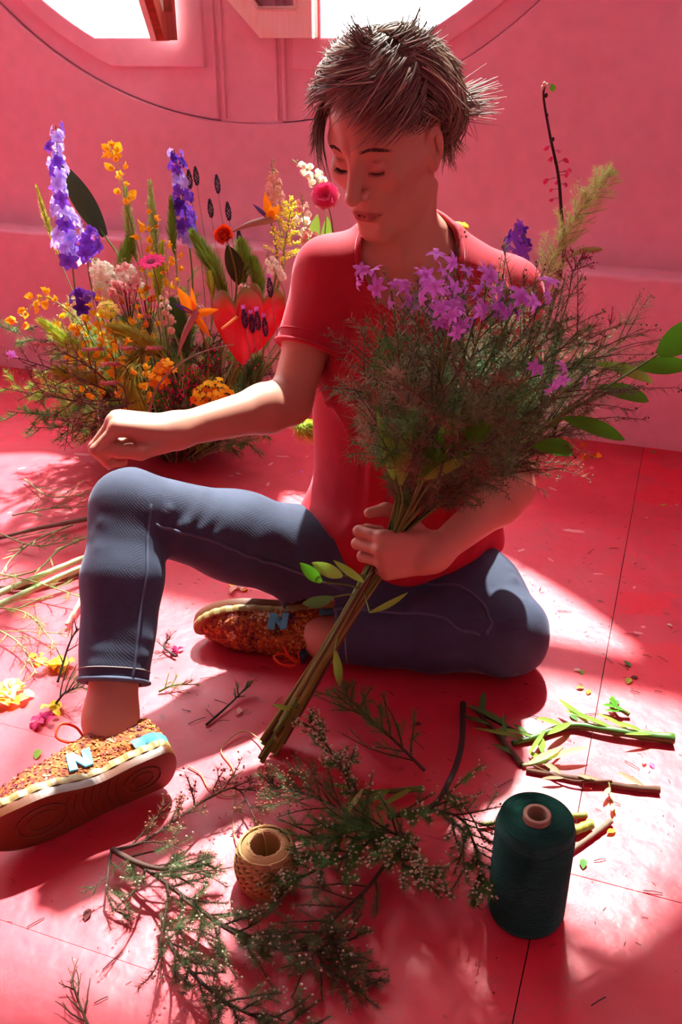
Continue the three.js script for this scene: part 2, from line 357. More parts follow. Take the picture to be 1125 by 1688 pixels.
    const gl = new THREE.ShapeGeometry(new THREE.Shape(inner)); mesh('pane', gl, GLASSCLEAR, o);
    return o;
  };
  const open1 = leaf('casement', false); open1.position.set(-0.1, 0.999, -0.075); open1.rotation.y = rad(-4);
  const open2 = leaf('casement', true); open2.position.set(-0.53, 0.992, -0.08); open2.rotation.y = rad(-74);
  for (const [x, y] of [[-0.443, 1.16], [-0.443, 1.55]]) { const b = new Build(); b.tube([V(x, y, -0.106), V(x, y + 0.07, -0.106)], 0.008, 8); mesh('hinge', boxUV(b.geo(), 1), wallPaint, w); }
}
{ // the next round window along the wall, out of the picture to the left: a bare frame with a cross bar
  const w = new THREE.Group(); w.name = 'window_3'; scene.add(w); inRoom(w);
  const s = new THREE.Shape().absarc(OPEN.s - 2.6, OPEN.y, 1.06, 0, Math.PI * 2, false); s.holes.push(new THREE.Path().absarc(OPEN.s - 2.6, OPEN.y, 1.0, 0, Math.PI * 2, true));
  const g = new THREE.ExtrudeGeometry(s, { depth: 0.08, bevelEnabled: false, curveSegments: 64 }); g.translate(0, 0, -0.21); mesh('frame', boxUV(g, 0.5), wallPaint, w);
  mesh('bar', boxUV(box(2.06, 0.04, 0.05, OPEN.s - 2.6, OPEN.y, -0.17, 0.004), 0.5), wallPaint, w); mesh('bar', boxUV(box(0.04, 2.06, 0.05, OPEN.s - 2.6, OPEN.y, -0.17, 0.004), 0.5), wallPaint, w);
}
// the rest of the room, behind and beside the camera
inRoom(mesh('wall_left', boxUV(box(0.12, HIGH, 6.8, -4.46, HIGH / 2, 3.2), 0.5), wallPaint));
inRoom(mesh('wall_right', boxUV(box(0.12, HIGH, 6.8, 2.96, HIGH / 2, 3.2), 0.5), wallPaint));
inRoom(mesh('wall_front', boxUV(box(7.3, HIGH, 0.12, -0.75, HIGH / 2, 6.66), 0.5), backPaint));
inRoom(mesh('ceiling', boxUV(box(7.6, 0.12, 7.0, -0.75, HIGH + 0.06, 3.2), 0.5), ceilingPaint));

// ---------------------------------------------------------------- the person, seated on the floor
const person = thing('person', 'person with short brown hair in crimson t-shirt and jeans, seated holding a bouquet', 'person');
const J = {
  pelvis: [0.108, 0.1, -1.55], hipR: [0.02, 0.125, -1.5], hipL: [0.2, 0.1, -1.53], neck: [0.108, 0.705, -1.53], shR: [-0.018, 0.665, -1.515], shL: [0.272, 0.622, -1.545],
  elR: [-0.082, 0.482, -1.41], wrR: [-0.24, 0.49, -1.27], elL: [0.292, 0.315, -1.44], wrL: [0.15, 0.278, -1.29],
  knR: [-0.338, 0.33, -1.34], anR: [-0.345, 0.088, -1.115], knL: [0.285, 0.075, -1.365], anL: [-0.05, 0.052, -1.4],
};
const lerp3 = (a, b, t) => a.map((v, k) => v + (b[k] - v) * t), vec = (a) => V(...a), arr = (v) => [v.x, v.y, v.z];

// folds: soft ridges along short paths, laid over a field
function folded(f, list, gain) {
  const segs = list.map(([a, b, w, h]) => [a, b, w, h, Math.hypot(...a.map((v, k) => b[k] - v)) + w * 3, lerp3(a, b, 0.5)]);
  return (x, y, z) => {
    let d = f(x, y, z); if (d > 0.06 || d < -0.06) return d;
    for (const [a, b, w, h, reach, m] of segs) {
      const mx = x - m[0], my = y - m[1], mz = z - m[2]; if (mx * mx + my * my + mz * mz > reach * reach) continue;
      const dx = b[0] - a[0], dy = b[1] - a[1], dz = b[2] - a[2], dd = dx * dx + dy * dy + dz * dz, px = x - a[0], py = y - a[1], pz = z - a[2], t = (px * dx + py * dy + pz * dz) / dd, tc = clamp(t, 0, 1);
      const ex = px - dx * tc, ey = py - dy * tc, ez = pz - dz * tc, q = (ex * ex + ey * ey + ez * ez) / (w * w);
      if (q < 6) d -= gain * h * Math.exp(-q) * Math.sin(Math.PI * clamp(tc * 0.86 + 0.07, 0, 1));
    }
    return d;
  };
}
// elliptic torso along the spine
const SPINE = [[0.02, 0.165, 0.125, 0.108, -1.56], [0.12, 0.17, 0.128, 0.108, -1.555], [0.22, 0.163, 0.12, 0.109, -1.545], [0.32, 0.153, 0.11, 0.11, -1.535], [0.44, 0.158, 0.108, 0.112, -1.525], [0.55, 0.168, 0.112, 0.113, -1.523], [0.62, 0.16, 0.1, 0.112, -1.528], [0.68, 0.125, 0.075, 0.11, -1.533], [0.73, 0.07, 0.055, 0.108, -1.535]];
function torso(grow) {
  const cy = Math.cos(rad(-8)), sy = Math.sin(rad(-8));
  return (x, y, z) => {
    const yc = clamp(y, SPINE[0][0], SPINE[SPINE.length - 1][0]); let k = 0; while (k < SPINE.length - 2 && yc > SPINE[k + 1][0]) k++;
    const A = SPINE[k], B = SPINE[k + 1]; let t = (yc - A[0]) / (B[0] - A[0]); t = t * t * (3 - 2 * t) * 0.5 + t * 0.5;
    const a = A[1] + (B[1] - A[1]) * t + grow, b = A[2] + (B[2] - A[2]) * t + grow, dx0 = x - A[3] - (B[3] - A[3]) * t, dz0 = z - A[4] - (B[4] - A[4]) * t;
    const dx = dx0 * cy - dz0 * sy, dz = dx0 * sy + dz0 * cy, k0 = Math.hypot(dx / a, dz / b), k1 = Math.hypot(dx / (a * a), dz / (b * b));
    const flat = k1 < 1e-6 ? -b : k0 * (k0 - 1) / k1, over = Math.abs(y - yc);
    return over > 0 ? Math.hypot(Math.max(flat, 0), over) + Math.min(flat, 0) * 0.2 : flat;
  };
}
const chestBulge = [ellipsoid([0.045, 0.5, -1.435], [0.055, 0.06, 0.045]), ellipsoid([0.175, 0.485, -1.425], [0.055, 0.06, 0.045])];

// ---- head, in its own axes (face towards +z), then placed
const HEAD = { c: V(0.067, 0.86, -1.47), s: 0.955 };
const headMatrix = new THREE.Matrix4().makeRotationFromEuler(new THREE.Euler(rad(19), rad(-35), rad(0), 'YXZ')).scale(V(HEAD.s, HEAD.s, HEAD.s)).setPosition(HEAD.c);
const headInverse = headMatrix.clone().invert(), toHead = (v) => v.clone().applyMatrix4(headInverse), fromHead = (x, y, z) => V(x, y, z).applyMatrix4(headMatrix);
const headField = (() => {
  const skull = ellipsoid([0, 0.03, -0.015], [0.074, 0.092, 0.096]), face = ellipsoid([0, -0.03, 0.03], [0.056, 0.089, 0.06]), forehead = ellipsoid([0, 0.05, 0.035], [0.06, 0.05, 0.05]);
  const pair = (a, b, ra, rb) => { const l = cone(a, b, ra, rb); return (x, y, z) => l(Math.abs(x), y, z); };
  const jaw = pair([0.05, -0.06, 0.0], [0.014, -0.107, 0.062], 0.018, 0.016), jawBack = pair([0.058, -0.01, -0.008], [0.051, -0.06, 0.0], 0.017, 0.017), chin = ellipsoid([0, -0.11, 0.067], [0.02, 0.016, 0.015]);
  const cheek = pair([0.045, -0.016, 0.06], [0.06, -0.006, 0.02], 0.0195, 0.016), brow = pair([0.01, 0.029, 0.083], [0.045, 0.031, 0.062], 0.012, 0.012);
  const bridge = cone([0, 0.016, 0.086], [0, -0.034, 0.109], 0.0078, 0.0105), tip = ellipsoid([0, -0.036, 0.1115], [0.0105, 0.0092, 0.0095]), ala = pair([0.0105, -0.038, 0.096], [0.0115, -0.036, 0.09], 0.0068, 0.006);
  const nostril = pair([0.0055, -0.046, 0.101], [0.006, -0.04, 0.098], 0.0032, 0.003);
  const socket = pair([0.027, 0.007, 0.1], [0.04, 0.007, 0.093], 0.015, 0.015), ball = pair([0.0305, 0.005, 0.0725], [0.0325, 0.005, 0.0718], 0.0132, 0.0132);
  const lidLine = pair([0.021, -0.0045, 0.0838], [0.0425, -0.0035, 0.0795], 0.0017, 0.0015), crease = pair([0.021, 0.0125, 0.084], [0.043, 0.012, 0.079], 0.0018, 0.0014);
  const upLip = cone([-0.012, -0.0655, 0.0885], [0.012, -0.0655, 0.0885], 0.0055, 0.0055), upSide = pair([0.01, -0.066, 0.0885], [0.0262, -0.0705, 0.0765], 0.005, 0.0022), loLip = cone([-0.01, -0.0765, 0.0872], [0.01, -0.0765, 0.0872], 0.007, 0.007), loSide = pair([0.008, -0.0765, 0.0875], [0.0245, -0.072, 0.0765], 0.006, 0.0022);
  const mouthLine = pair([0.0, -0.0705, 0.0952], [0.0265, -0.0712, 0.0795], 0.0017, 0.0016), under = cone([-0.012, -0.089, 0.089], [0.012, -0.089, 0.089], 0.006, 0.006), muzzle = ellipsoid([0, -0.066, 0.065], [0.03, 0.03, 0.028]);
  const philtrum = cone([0, -0.049, 0.0985], [0, -0.058, 0.0985], 0.0025, 0.003);
  const earOut = ellipsoid([0, 0, 0], [0.0085, 0.031, 0.0195]), earIn = ellipsoid([0.0075, 0.003, 0.001], [0.0055, 0.019, 0.0105]), lobe = ellipsoid([0.001, -0.027, 0.005], [0.0065, 0.0095, 0.008]), tragus = ellipsoid([0.003, -0.004, 0.0125], [0.005, 0.006, 0.004]), antihelix = cone([0.0065, 0.014, -0.002], [0.006, -0.014, -0.006], 0.0028, 0.0025);
  return (X, Y, Z) => {
    const e = headInverse.elements, x = e[0] * X + e[4] * Y + e[8] * Z + e[12], y = e[1] * X + e[5] * Y + e[9] * Z + e[13], z = e[2] * X + e[6] * Y + e[10] * Z + e[14];
    let d = smin(skull(x, y, z), face(x, y, z), 0.03);
    if (d > 0.09) return d * HEAD.s;
    d = smin(d, forehead(x, y, z), 0.02); d = smin(d, jawBack(x, y, z), 0.02); d = smin(d, jaw(x, y, z), 0.018); d = smin(d, chin(x, y, z), 0.018); d = smin(d, cheek(x, y, z), 0.02); d = smin(d, muzzle(x, y, z), 0.02);
    d = smin(d, brow(x, y, z), 0.016);
    d = smax(d, -socket(x, y, z), 0.014);
    d = smin(d, bridge(x, y, z), 0.012); d = smin(d, tip(x, y, z), 0.007); d = smin(d, ala(x, y, z), 0.005); d = smax(d, -nostril(x, y, z), 0.003);
    d = smin(d, ball(x, y, z), 0.005); d = smax(d, -lidLine(x, y, z), 0.0018); d = smax(d, -crease(x, y, z), 0.0025);
    d = smin(d, upLip(x, y, z), 0.006); d = smin(d, upSide(x, y, z), 0.006); d = smin(d, loLip(x, y, z), 0.005); d = smin(d, loSide(x, y, z), 0.005); d = smax(d, -mouthLine(x, y, z), 0.003); d = smax(d, -under(x, y, z), 0.008); d = smax(d, -philtrum(x, y, z), 0.004);
    const ax = Math.abs(x) - 0.0745, c = 0.94, s = 0.34, ex = ax * c + (z + 0.008) * s - 0.004, ez = -ax * s + (z + 0.008) * c, ey = (y + 0.002) + ez * 0.25;
    let r = earOut(ex, ey, ez); if (r < 0.04) { r = smin(r, lobe(ex, ey, ez), 0.006); r = smax(r, -earIn(ex, ey, ez), 0.004); r = smin(r, tragus(ex, ey, ez), 0.003); r = smin(r, antihelix(ex, ey, ez), 0.003); d = smin(d, r, 0.004); }
    return d * HEAD.s;
  };
})();

// ---- hands: five fingers, each its own chain rooted in the palm
function hand(wrist, F, B, T, curls, thumb, size = 1) {
  const f = vec(F).normalize(), b = vec(B).addScaledVector(f, -vec(B).dot(f)).normalize(), t = vec(T).addScaledVector(f, -vec(T).dot(f)); t.addScaledVector(b, -t.dot(b)).normalize();
  const w = vec(wrist), at = (x, y, z) => arr(w.clone().addScaledVector(f, x * size).addScaledVector(b, y * size).addScaledVector(t, z * size));
  const roots = [[0.088, 0.0, 0.027], [0.091, 0.003, 0.009], [0.085, 0.001, -0.01], [0.077, -0.003, -0.027]], lens = [[0.043, 0.026, 0.021], [0.047, 0.029, 0.022], [0.044, 0.027, 0.021], [0.035, 0.02, 0.019]];
  const palm = [], fingers = [];
  roots.forEach((q, k) => palm.push(cone(at(0.004, 0, q[2] * 0.55), at(...q), 0.0165 * size, 0.0118 * size)));
  palm.push(cone(at(0.02, -0.008, -0.012), at(0.07, -0.009, -0.022), 0.012 * size, 0.01 * size), cone(at(0.02, -0.01, 0.014), at(0.05, -0.012, 0.024), 0.015 * size, 0.011 * size));
  roots.forEach((q, k) => {
    let p = [...q], ang = 0; const list = [], spread = (1.5 - k) * 0.06;
    curls[k].forEach((c, s) => {
      ang += rad(c); const L = lens[k][s], n = [p[0] + Math.cos(ang) * L, p[1] - Math.sin(ang) * L, p[2] + Math.cos(ang) * spread * L];
      const r = [0.0094, 0.0086, 0.0078, 0.0068].map((v) => v * (k === 3 ? 0.88 : 1)); list.push(cone(at(...p), at(...n), r[s] * size, r[s + 1] * size)); p = n;
    });
    const chain = blend(list, 0.004); fingers.push(chain);
  });
  const tl = thumb.map((q) => at(...q)), thumbField = blend([cone(tl[0], tl[1], 0.0145 * size, 0.0108 * size), cone(tl[1], tl[2], 0.0105 * size, 0.0095 * size), cone(tl[2], tl[3], 0.0095 * size, 0.0078 * size)], 0.005);
  const palmField = blend(palm, 0.012);
  return (x, y, z) => {
    let d = palmField(x, y, z); if (d > 0.2) return d - 0.1;
    let q = Infinity; for (const c of fingers) q = Math.min(q, c(x, y, z));
    d = smin(d, q, 0.006); return smin(d, thumbField(x, y, z), 0.006);
  };
}
const handR = hand(J.wrR, [-0.9, 0.3, 0.32], [-0.25, 0.93, 0.1], [0.1, -0.25, 0.95], [[58, 84, 46], [66, 88, 52], [70, 90, 52], [74, 90, 52]], [[0.02, -0.014, 0.022], [0.052, -0.026, 0.04], [0.082, -0.03, 0.038], [0.104, -0.036, 0.028]]);
const STEM = V(0.187, 0.318, -0.07).normalize();
const handL = hand(J.wrL, [-0.93, 0.12, 0.34], [0.42, 0.2, 0.85], arr(STEM), [[58, 82, 50], [64, 86, 52], [68, 86, 52], [70, 84, 50]], [[0.022, -0.012, 0.024], [0.045, -0.02, 0.052], [0.072, -0.03, 0.062], [0.096, -0.036, 0.056]], 1.06);

const bodyField = (() => {
  const trunk = torso(-0.012), parts = [(x, y, z) => trunk(x, y, z) + 0.06 * clamp(1 - y / 0.28, 0, 1), cone(J.neck, J.shR, 0.035, 0.034), cone(J.neck, J.shL, 0.035, 0.034), cone([0.11, 0.66, -1.535], [0.083, 0.79, -1.49], 0.05, 0.0475)];
  const arm = (s, e, w, k) => { const m = lerp3(e, w, 0.22); return blend([cone(s, lerp3(s, e, 0.5), 0.042, 0.038), cone(lerp3(s, e, 0.5), e, 0.038, 0.033), cone(e, m, 0.033, 0.0365), cone(m, w, 0.0365, 0.0235), cone(w, lerp3(w, e, -0.12), 0.0245, 0.02)], k); };
  const armR = arm(J.shR, J.elR, J.wrR, 0.02), armL = arm(J.shL, J.elL, J.wrL, 0.02);
  const leg = (h, k, a, foot) => blend([cone(h, k, 0.07, 0.048), cone(k, a, 0.048, 0.0355), cone(a, foot, 0.0355, 0.028)], 0.03);
  const legR = leg(J.hipR, J.knR, J.anR, [-0.335, 0.05, -1.07]), legL = leg(J.hipL, J.knL, [-0.02, 0.04, -1.395], [-0.055, 0.036, -1.415]);
  const clav = [cone([0.09, 0.69, -1.478], [0.0, 0.695, -1.49], 0.012, 0.01), cone([0.128, 0.688, -1.478], [0.215, 0.668, -1.5], 0.012, 0.01)];
  const sterno = [cone([0.097, 0.69, -1.475], [0.05, 0.79, -1.5], 0.011, 0.012), cone([0.12, 0.688, -1.475], [0.135, 0.8, -1.49], 0.011, 0.012)];
  return (x, y, z) => {
    let d = parts[0](x, y, z); for (let k = 1; k < 4; k++) d = smin(d, parts[k](x, y, z), 0.045);
    if (y > 0.6) { for (const c of clav) d = smin(d, c(x, y, z), 0.016); for (const c of sterno) d = smin(d, c(x, y, z), 0.018); }
    d = smin(d, armR(x, y, z), 0.03); d = smin(d, armL(x, y, z), 0.03);
    d = smin(d, legR(x, y, z), 0.03); d = smin(d, legL(x, y, z), 0.03);
    d = smin(d, handR(x, y, z), 0.012); d = smin(d, handL(x, y, z), 0.012);
    if (y > 0.68) d = smin(d, headField(x, y, z), 0.022);
    return d;
  };
})();
{
  // fine grids for what shows, a coarse one for what the clothes hide; all sample the same field
  const fine = [[[-0.36, 0.4, -1.46], [-0.12, 0.58, -1.1], 0.003], [[0.0, 0.24, -1.36], [0.2, 0.4, -1.16], 0.003], [[-0.06, 0.725, -1.62], [0.2, 1.0, -1.33], 0.0027], [[-0.13, 0.4, -1.62], [0.36, 0.733, -1.33], 0.006], [[0.19, 0.24, -1.52], [0.36, 0.408, -1.25], 0.005], [[-0.42, 0.0, -1.21], [-0.27, 0.15, -1.0], 0.005], [[-0.16, 0.0, -1.48], [0.04, 0.12, -1.33], 0.005]];
  const skin = (x, y, z, nx, ny, nz) => {
    const n = fbm(x * 40, y * 40, z * 40, 3), k = 0.94 + n * 0.12; let c = [0.54 * k, 0.25 * k, 0.17 * k];
    const q = V(x, y, z).applyMatrix4(headInverse);
    if (q.z > 0.06 && q.y < -0.055 && q.y > -0.09) { const m = clamp(1.15 - Math.hypot(q.x / 0.0265, (q.y + 0.0712) / 0.0095), 0, 1); const t = clamp(m * 4, 0, 1); c = [c[0] + (0.36 - c[0]) * t, c[1] + (0.09 - c[1]) * t, c[2] + (0.08 - c[2]) * t]; }
    return c;
  };
  const list = fine.map(([lo, hi, h]) => { const g = nets(bodyField, lo, hi, h); tint(g, skin); return g.toNonIndexed(); });
  const hidden = nets(bodyField, [-0.46, -0.02, -1.75], [0.42, 0.75, -0.98], 0.013);
  // drop hidden triangles inside the fine boxes
  const P = hidden.attributes.position, I = hidden.index.array, keep = [];
  for (let k = 0; k < I.length; k += 3) { const m = [0, 1, 2].map((c) => (P.getComponent(I[k], c) + P.getComponent(I[k + 1], c) + P.getComponent(I[k + 2], c)) / 3); if (!fine.some(([lo, hi]) => m.every((v, c) => v > lo[c] + 0.012 && v < hi[c] - 0.012))) keep.push(I[k], I[k + 1], I[k + 2]); }
  hidden.setIndex(keep); tint(hidden, skin); list.push(hidden.toNonIndexed());
  const skinMat = new THREE.MeshPhysicalMaterial({ vertexColors: true, roughness: 0.5, specularIntensity: 0.7 });
  mesh('body', mergeGeometries(list), skinMat, person);
}

// ---- jeans
const denim = texture(512, 512, (u, v) => {
  const w = (Math.floor((u + v) * 128) % 2 === 0 ? 0.05 : -0.05), slub = fbm(u * 4, v * 120, 3, 2, 0) - 0.5, big = fbm(u * 6, v * 6, 1, 4, 6) - 0.5, k = 1 + w + slub * 0.12 + big * 0.22;
  return [0.215 * k, 0.255 * k, 0.345 * k];
}, true, [5, 5]);
const weave = texture(256, 256, (u, v) => 0.5 + 0.3 * Math.sin((u + v) * 2 * Math.PI * 48) * (0.6 + 0.4 * Math.sin((u - v) * 2 * Math.PI * 24)), false, [5, 5]);
const jeansMat = new THREE.MeshPhysicalMaterial({ map: denim, roughness: 0.85, bumpMap: weave, bumpScale: 0.0004, sheen: 0.4, sheenColor: new THREE.Color(0.6, 0.7, 0.9), sheenRoughness: 0.6, side: THREE.DoubleSide });
const hemR = lerp3(J.knR, J.anR, 0.84), hemL = lerp3(J.knL, J.anL, 0.87);
const jeansFolds = [];
const shinAt = (t, a) => { const c = lerp3(J.knR, J.anR, t), ax = vec(J.anR).sub(vec(J.knR)).normalize(), fr = V(0, 0, 1).addScaledVector(ax, -ax.z).normalize(), sd = ax.clone().cross(fr); return arr(vec(c).addScaledVector(fr, Math.cos(a) * 0.056).addScaledVector(sd, Math.sin(a) * 0.056)); };
{ // creases: across the raised thigh towards the hip, behind both knees, along the shins
  const hipKnee = (t, a, off = 0.07) => { const c = lerp3(J.hipR, J.knR, t); return [c[0] + Math.sin(a) * off * 0.35, c[1] + Math.cos(a) * off, c[2] + Math.sin(a) * off]; };
  [[0.28, 0.42], [0.36, 0.5], [0.44, 0.58], [0.52, 0.64], [0.6, 0.7], [0.68, 0.76]].forEach(([t, u], k) => jeansFolds.push([hipKnee(t, 0.0), hipKnee(u + 0.06, 1.35), 0.0085, 0.009 - k * 0.0006]));
  jeansFolds.push([hipKnee(0.8, 1.2, 0.062), [-0.29, 0.285, -1.31], 0.01, 0.008], [hipKnee(0.86, 0.9, 0.062), [-0.295, 0.3, -1.3], 0.008, 0.007], [[-0.29, 0.285, -1.36], [-0.29, 0.255, -1.3], 0.01, 0.009]);
  for (const [t, u, h] of [[0.2, 0.12, 0.005], [0.32, 0.24, 0.004], [0.5, 0.46, 0.003], [0.64, 0.6, 0.003], [0.72, 0.7, 0.0035], [0.79, 0.77, 0.003]]) jeansFolds.push([shinAt(t, -1.2), shinAt(u, 0.5), 0.01, h]);
  const lk = (t, a, off = 0.085) => { const c = lerp3(J.hipL, J.knL, t); return [c[0] - Math.sin(a) * off, c[1] + Math.cos(a) * off, c[2] + Math.sin(a) * off * 0.4]; };
  [[0.3, 0.45], [0.42, 0.55], [0.54, 0.66], [0.66, 0.76], [0.78, 0.86]].forEach(([t, u], k) => jeansFolds.push([lk(t, -0.5), lk(u, 1.2), 0.009, 0.008 - k * 0.0005]));
  jeansFolds.push([[0.19, 0.105, -1.335], [0.27, 0.05, -1.295], 0.01, 0.009], [[0.18, 0.12, -1.34], [0.25, 0.13, -1.31], 0.009, 0.008], [[0.21, 0.06, -1.31], [0.3, 0.03, -1.285], 0.012, 0.006], [[0.07, 0.1, -1.35], [0.1, 0.03, -1.335], 0.012, 0.004], [[0.0, 0.1, -1.37], [0.03, 0.03, -1.345], 0.01, 0.004]);
}
const jeansField = (() => {
  const thR = blend([cone(J.hipR, lerp3(J.hipR, J.knR, 0.55), 0.095, 0.074), cone(lerp3(J.hipR, J.knR, 0.55), J.knR, 0.074, 0.06)], 0.03);
  const shR = blend([cone(J.knR, lerp3(J.knR, J.anR, 0.35), 0.06, 0.0605), cone(lerp3(J.knR, J.anR, 0.35), lerp3(J.knR, J.anR, 1.02), 0.0605, 0.0515)], 0.02);
  const thL = blend([cone(J.hipL, lerp3(J.hipL, J.knL, 0.5), 0.1, 0.088), cone(lerp3(J.hipL, J.knL, 0.5), J.knL, 0.088, 0.075)], 0.03);
  const shL = blend([cone(J.knL, lerp3(J.knL, J.anL, 0.35), 0.074, 0.066), cone(lerp3(J.knL, J.anL, 0.35), lerp3(J.knL, J.anL, 1.05), 0.066, 0.05)], 0.02);
  const seat = ellipsoid([0.108, 0.09, -1.575], [0.18, 0.1, 0.125]), belly = cone([0.108, 0.12, -1.55], [0.108, 0.2, -1.545], 0.125, 0.115);
  const base = (x, y, z) => {
    let d = smin(seat(x, y, z), belly(x, y, z), 0.05);
    d = smin(d, smin(thR(x, y, z), shR(x, y, z), 0.018), 0.05); return smin(d, smin(thL(x, y, z), shL(x, y, z), 0.016), 0.045);
  };
  const f = folded(base, jeansFolds, 2.3);
  const plane = (p, from) => { const n = vec(p).sub(vec(from)).normalize(), k = n.dot(vec(p)); return (x, y, z) => n.x * x + n.y * y + n.z * z - k; };
  const pR = plane(hemR, J.knR), pL = plane(hemL, J.knL), inR = cone(J.knR, lerp3(J.knR, J.anR, 1.2), 0.04, 0.041), inL = cone(J.knL, lerp3(J.knL, J.anL, 1.3), 0.05, 0.04);
  const near = (p, r) => (x, y, z) => Math.hypot(x - p[0], y - p[1], z - p[2]) - r, nR = near(hemR, 0.13), nL = near(lerp3(hemL, J.anL, 0.6), 0.08);
  return (x, y, z) => {
    let d = f(x, y, z) + (fbm(x * 14, y * 14, z * 14, 2) - 0.5) * 0.009;
    if (nR(x, y, z) < 0) { d = Math.max(d, pR(x, y, z)); if (pR(x, y, z) > -0.035) d = Math.max(d, -inR(x, y, z)); }
    if (nL(x, y, z) < 0) { d = Math.max(d, pL(x, y, z)); if (pL(x, y, z) > -0.04) d = Math.max(d, -inL(x, y, z)); }
    d = smax(d, 0.004 - y, 0.012);
    return Math.max(d, Math.min(y - 0.23, 0.18 - Math.hypot(x - 0.1, z + 1.56)));
  };
})();
const jeans = mesh('jeans', boxUV(nets(jeansField, [-0.45, -0.01, -1.75], [0.41, 0.5, -1.08], 0.005)), jeansMat, person);
// seams and turned hems, laid on the denim
const seamMat = plain(0x525c74, 0.9), stitchMat = plain(0x8f8a88, 0.9);
function onSurface(f, pts, n, lift = 0) { return curve(pts, n).map((p) => { const q = snap(f, p); if (lift) { const e = 0.003, g = V(f(q.x + e, q.y, q.z) - f(q.x - e, q.y, q.z), f(q.x, q.y + e, q.z) - f(q.x, q.y - e, q.z), f(q.x, q.y, q.z + e) - f(q.x, q.y, q.z - e)).normalize(); q.addScaledVector(g, lift); } return q; }); }
{
  const tubeOn = (name, pts, n, r, lift, m, parent) => { const b = new Build(); b.tube(onSurface(jeansField, pts, n, lift), r, 5); return mesh(name, b.geo(), m, parent); };
  tubeOn('seam', [arr(vec(lerp3(J.hipR, J.knR, 0.1)).add(V(0.02, 0, 0.09))), arr(vec(lerp3(J.hipR, J.knR, 0.4)).add(V(0.015, 0.01, 0.075))), arr(vec(lerp3(J.hipR, J.knR, 0.7)).add(V(0.02, 0.015, 0.07))), arr(vec(J.knR).add(V(0.045, -0.005, 0.045)))], 60, 0.0028, 0.0006, seamMat, jeans);
  tubeOn('seam', [0.02, 0.3, 0.55, 0.83].map((t) => shinAt(t, -0.75)), 40, 0.0026, 0.0006, seamMat, jeans);
  tubeOn('seam', [[0.13, 0.17, -1.4], [0.2, 0.165, -1.385], [0.245, 0.14, -1.34], [0.245, 0.11, -1.31]], 40, 0.0028, 0.0006, seamMat, jeans);
  tubeOn('seam', [[0.235, 0.105, -1.315], [0.15, 0.13, -1.34], [0.06, 0.125, -1.365], [-0.01, 0.11, -1.385]], 50, 0.0028, 0.0006, seamMat, jeans);
  const ring = (c, from, r, along, n) => { const a = vec(c).sub(vec(from)).normalize(), u = V(0, 0, 1).cross(a).normalize(), w = a.clone().cross(u), o = vec(c).addScaledVector(a, -along), out = []; for (let k = 0; k <= n; k++) { const q = k / n * Math.PI * 2; out.push(o.clone().addScaledVector(u, Math.cos(q) * r).addScaledVector(w, Math.sin(q) * r)); } return out; };
  for (const [c, from] of [[hemR, J.knR], [hemL, J.knL]]) {
    const b = new Build(); b.tube(ring(c, from, 0.055, 0.004, 40).map((p) => snap(jeansField, p)), 0.0034, 6); mesh('hem', b.geo(), seamMat, jeans);
    const s = new Build(); s.tube(ring(c, from, 0.055, 0.02, 48).map((p) => snap(jeansField, p)), 0.0011, 5); mesh('stitching', s.geo(), stitchMat, jeans);
  }
}

// ---- t-shirt
const shirtFolds = [];
{
  [[-0.03, 0.56, -1.425, -0.02, 0.33], [0.02, 0.52, -1.41, 0.01, 0.24], [0.1, 0.5, -1.4, 0.085, 0.22], [0.165, 0.5, -1.405, 0.15, 0.22]].forEach(([x, y, z, x2, y2]) => shirtFolds.push([[x, y, z], [x2, y2, z - 0.01], 0.014, 0.006]));
  for (const [x, y, x2, y2, h] of [[0.21, 0.5, 0.19, 0.2, 0.006], [0.06, 0.46, 0.04, 0.26, 0.005], [0.13, 0.44, 0.12, 0.2, 0.005], [-0.02, 0.5, 0.03, 0.34, 0.005]]) shirtFolds.push([[x, y, -1.415], [x2, y2, -1.42], 0.012, h]);
  shirtFolds.push([[-0.03, 0.68, -1.45], [-0.05, 0.56, -1.41], 0.016, 0.0028], [[0.0, 0.68, -1.44], [-0.018, 0.54, -1.42], 0.016, 0.003]);
  shirtFolds.push([[0.22, 0.68, -1.47], [0.25, 0.6, -1.44], 0.009, 0.006], [[0.245, 0.68, -1.48], [0.28, 0.6, -1.45], 0.009, 0.006], [[0.02, 0.66, -1.43], [0.05, 0.6, -1.41], 0.009, 0.004], [[0.175, 0.65, -1.44], [0.16, 0.58, -1.41], 0.009, 0.004]);
}
const sleeveEnd = { R: lerp3(J.shR, J.elR, 0.6), L: lerp3(J.shL, J.elL, 0.42) };
const neckCut = ellipsoid([0.106, 0.715, -1.45], [0.082, 0.105, 0.115], new THREE.Matrix4().makeRotationX(rad(-16)));
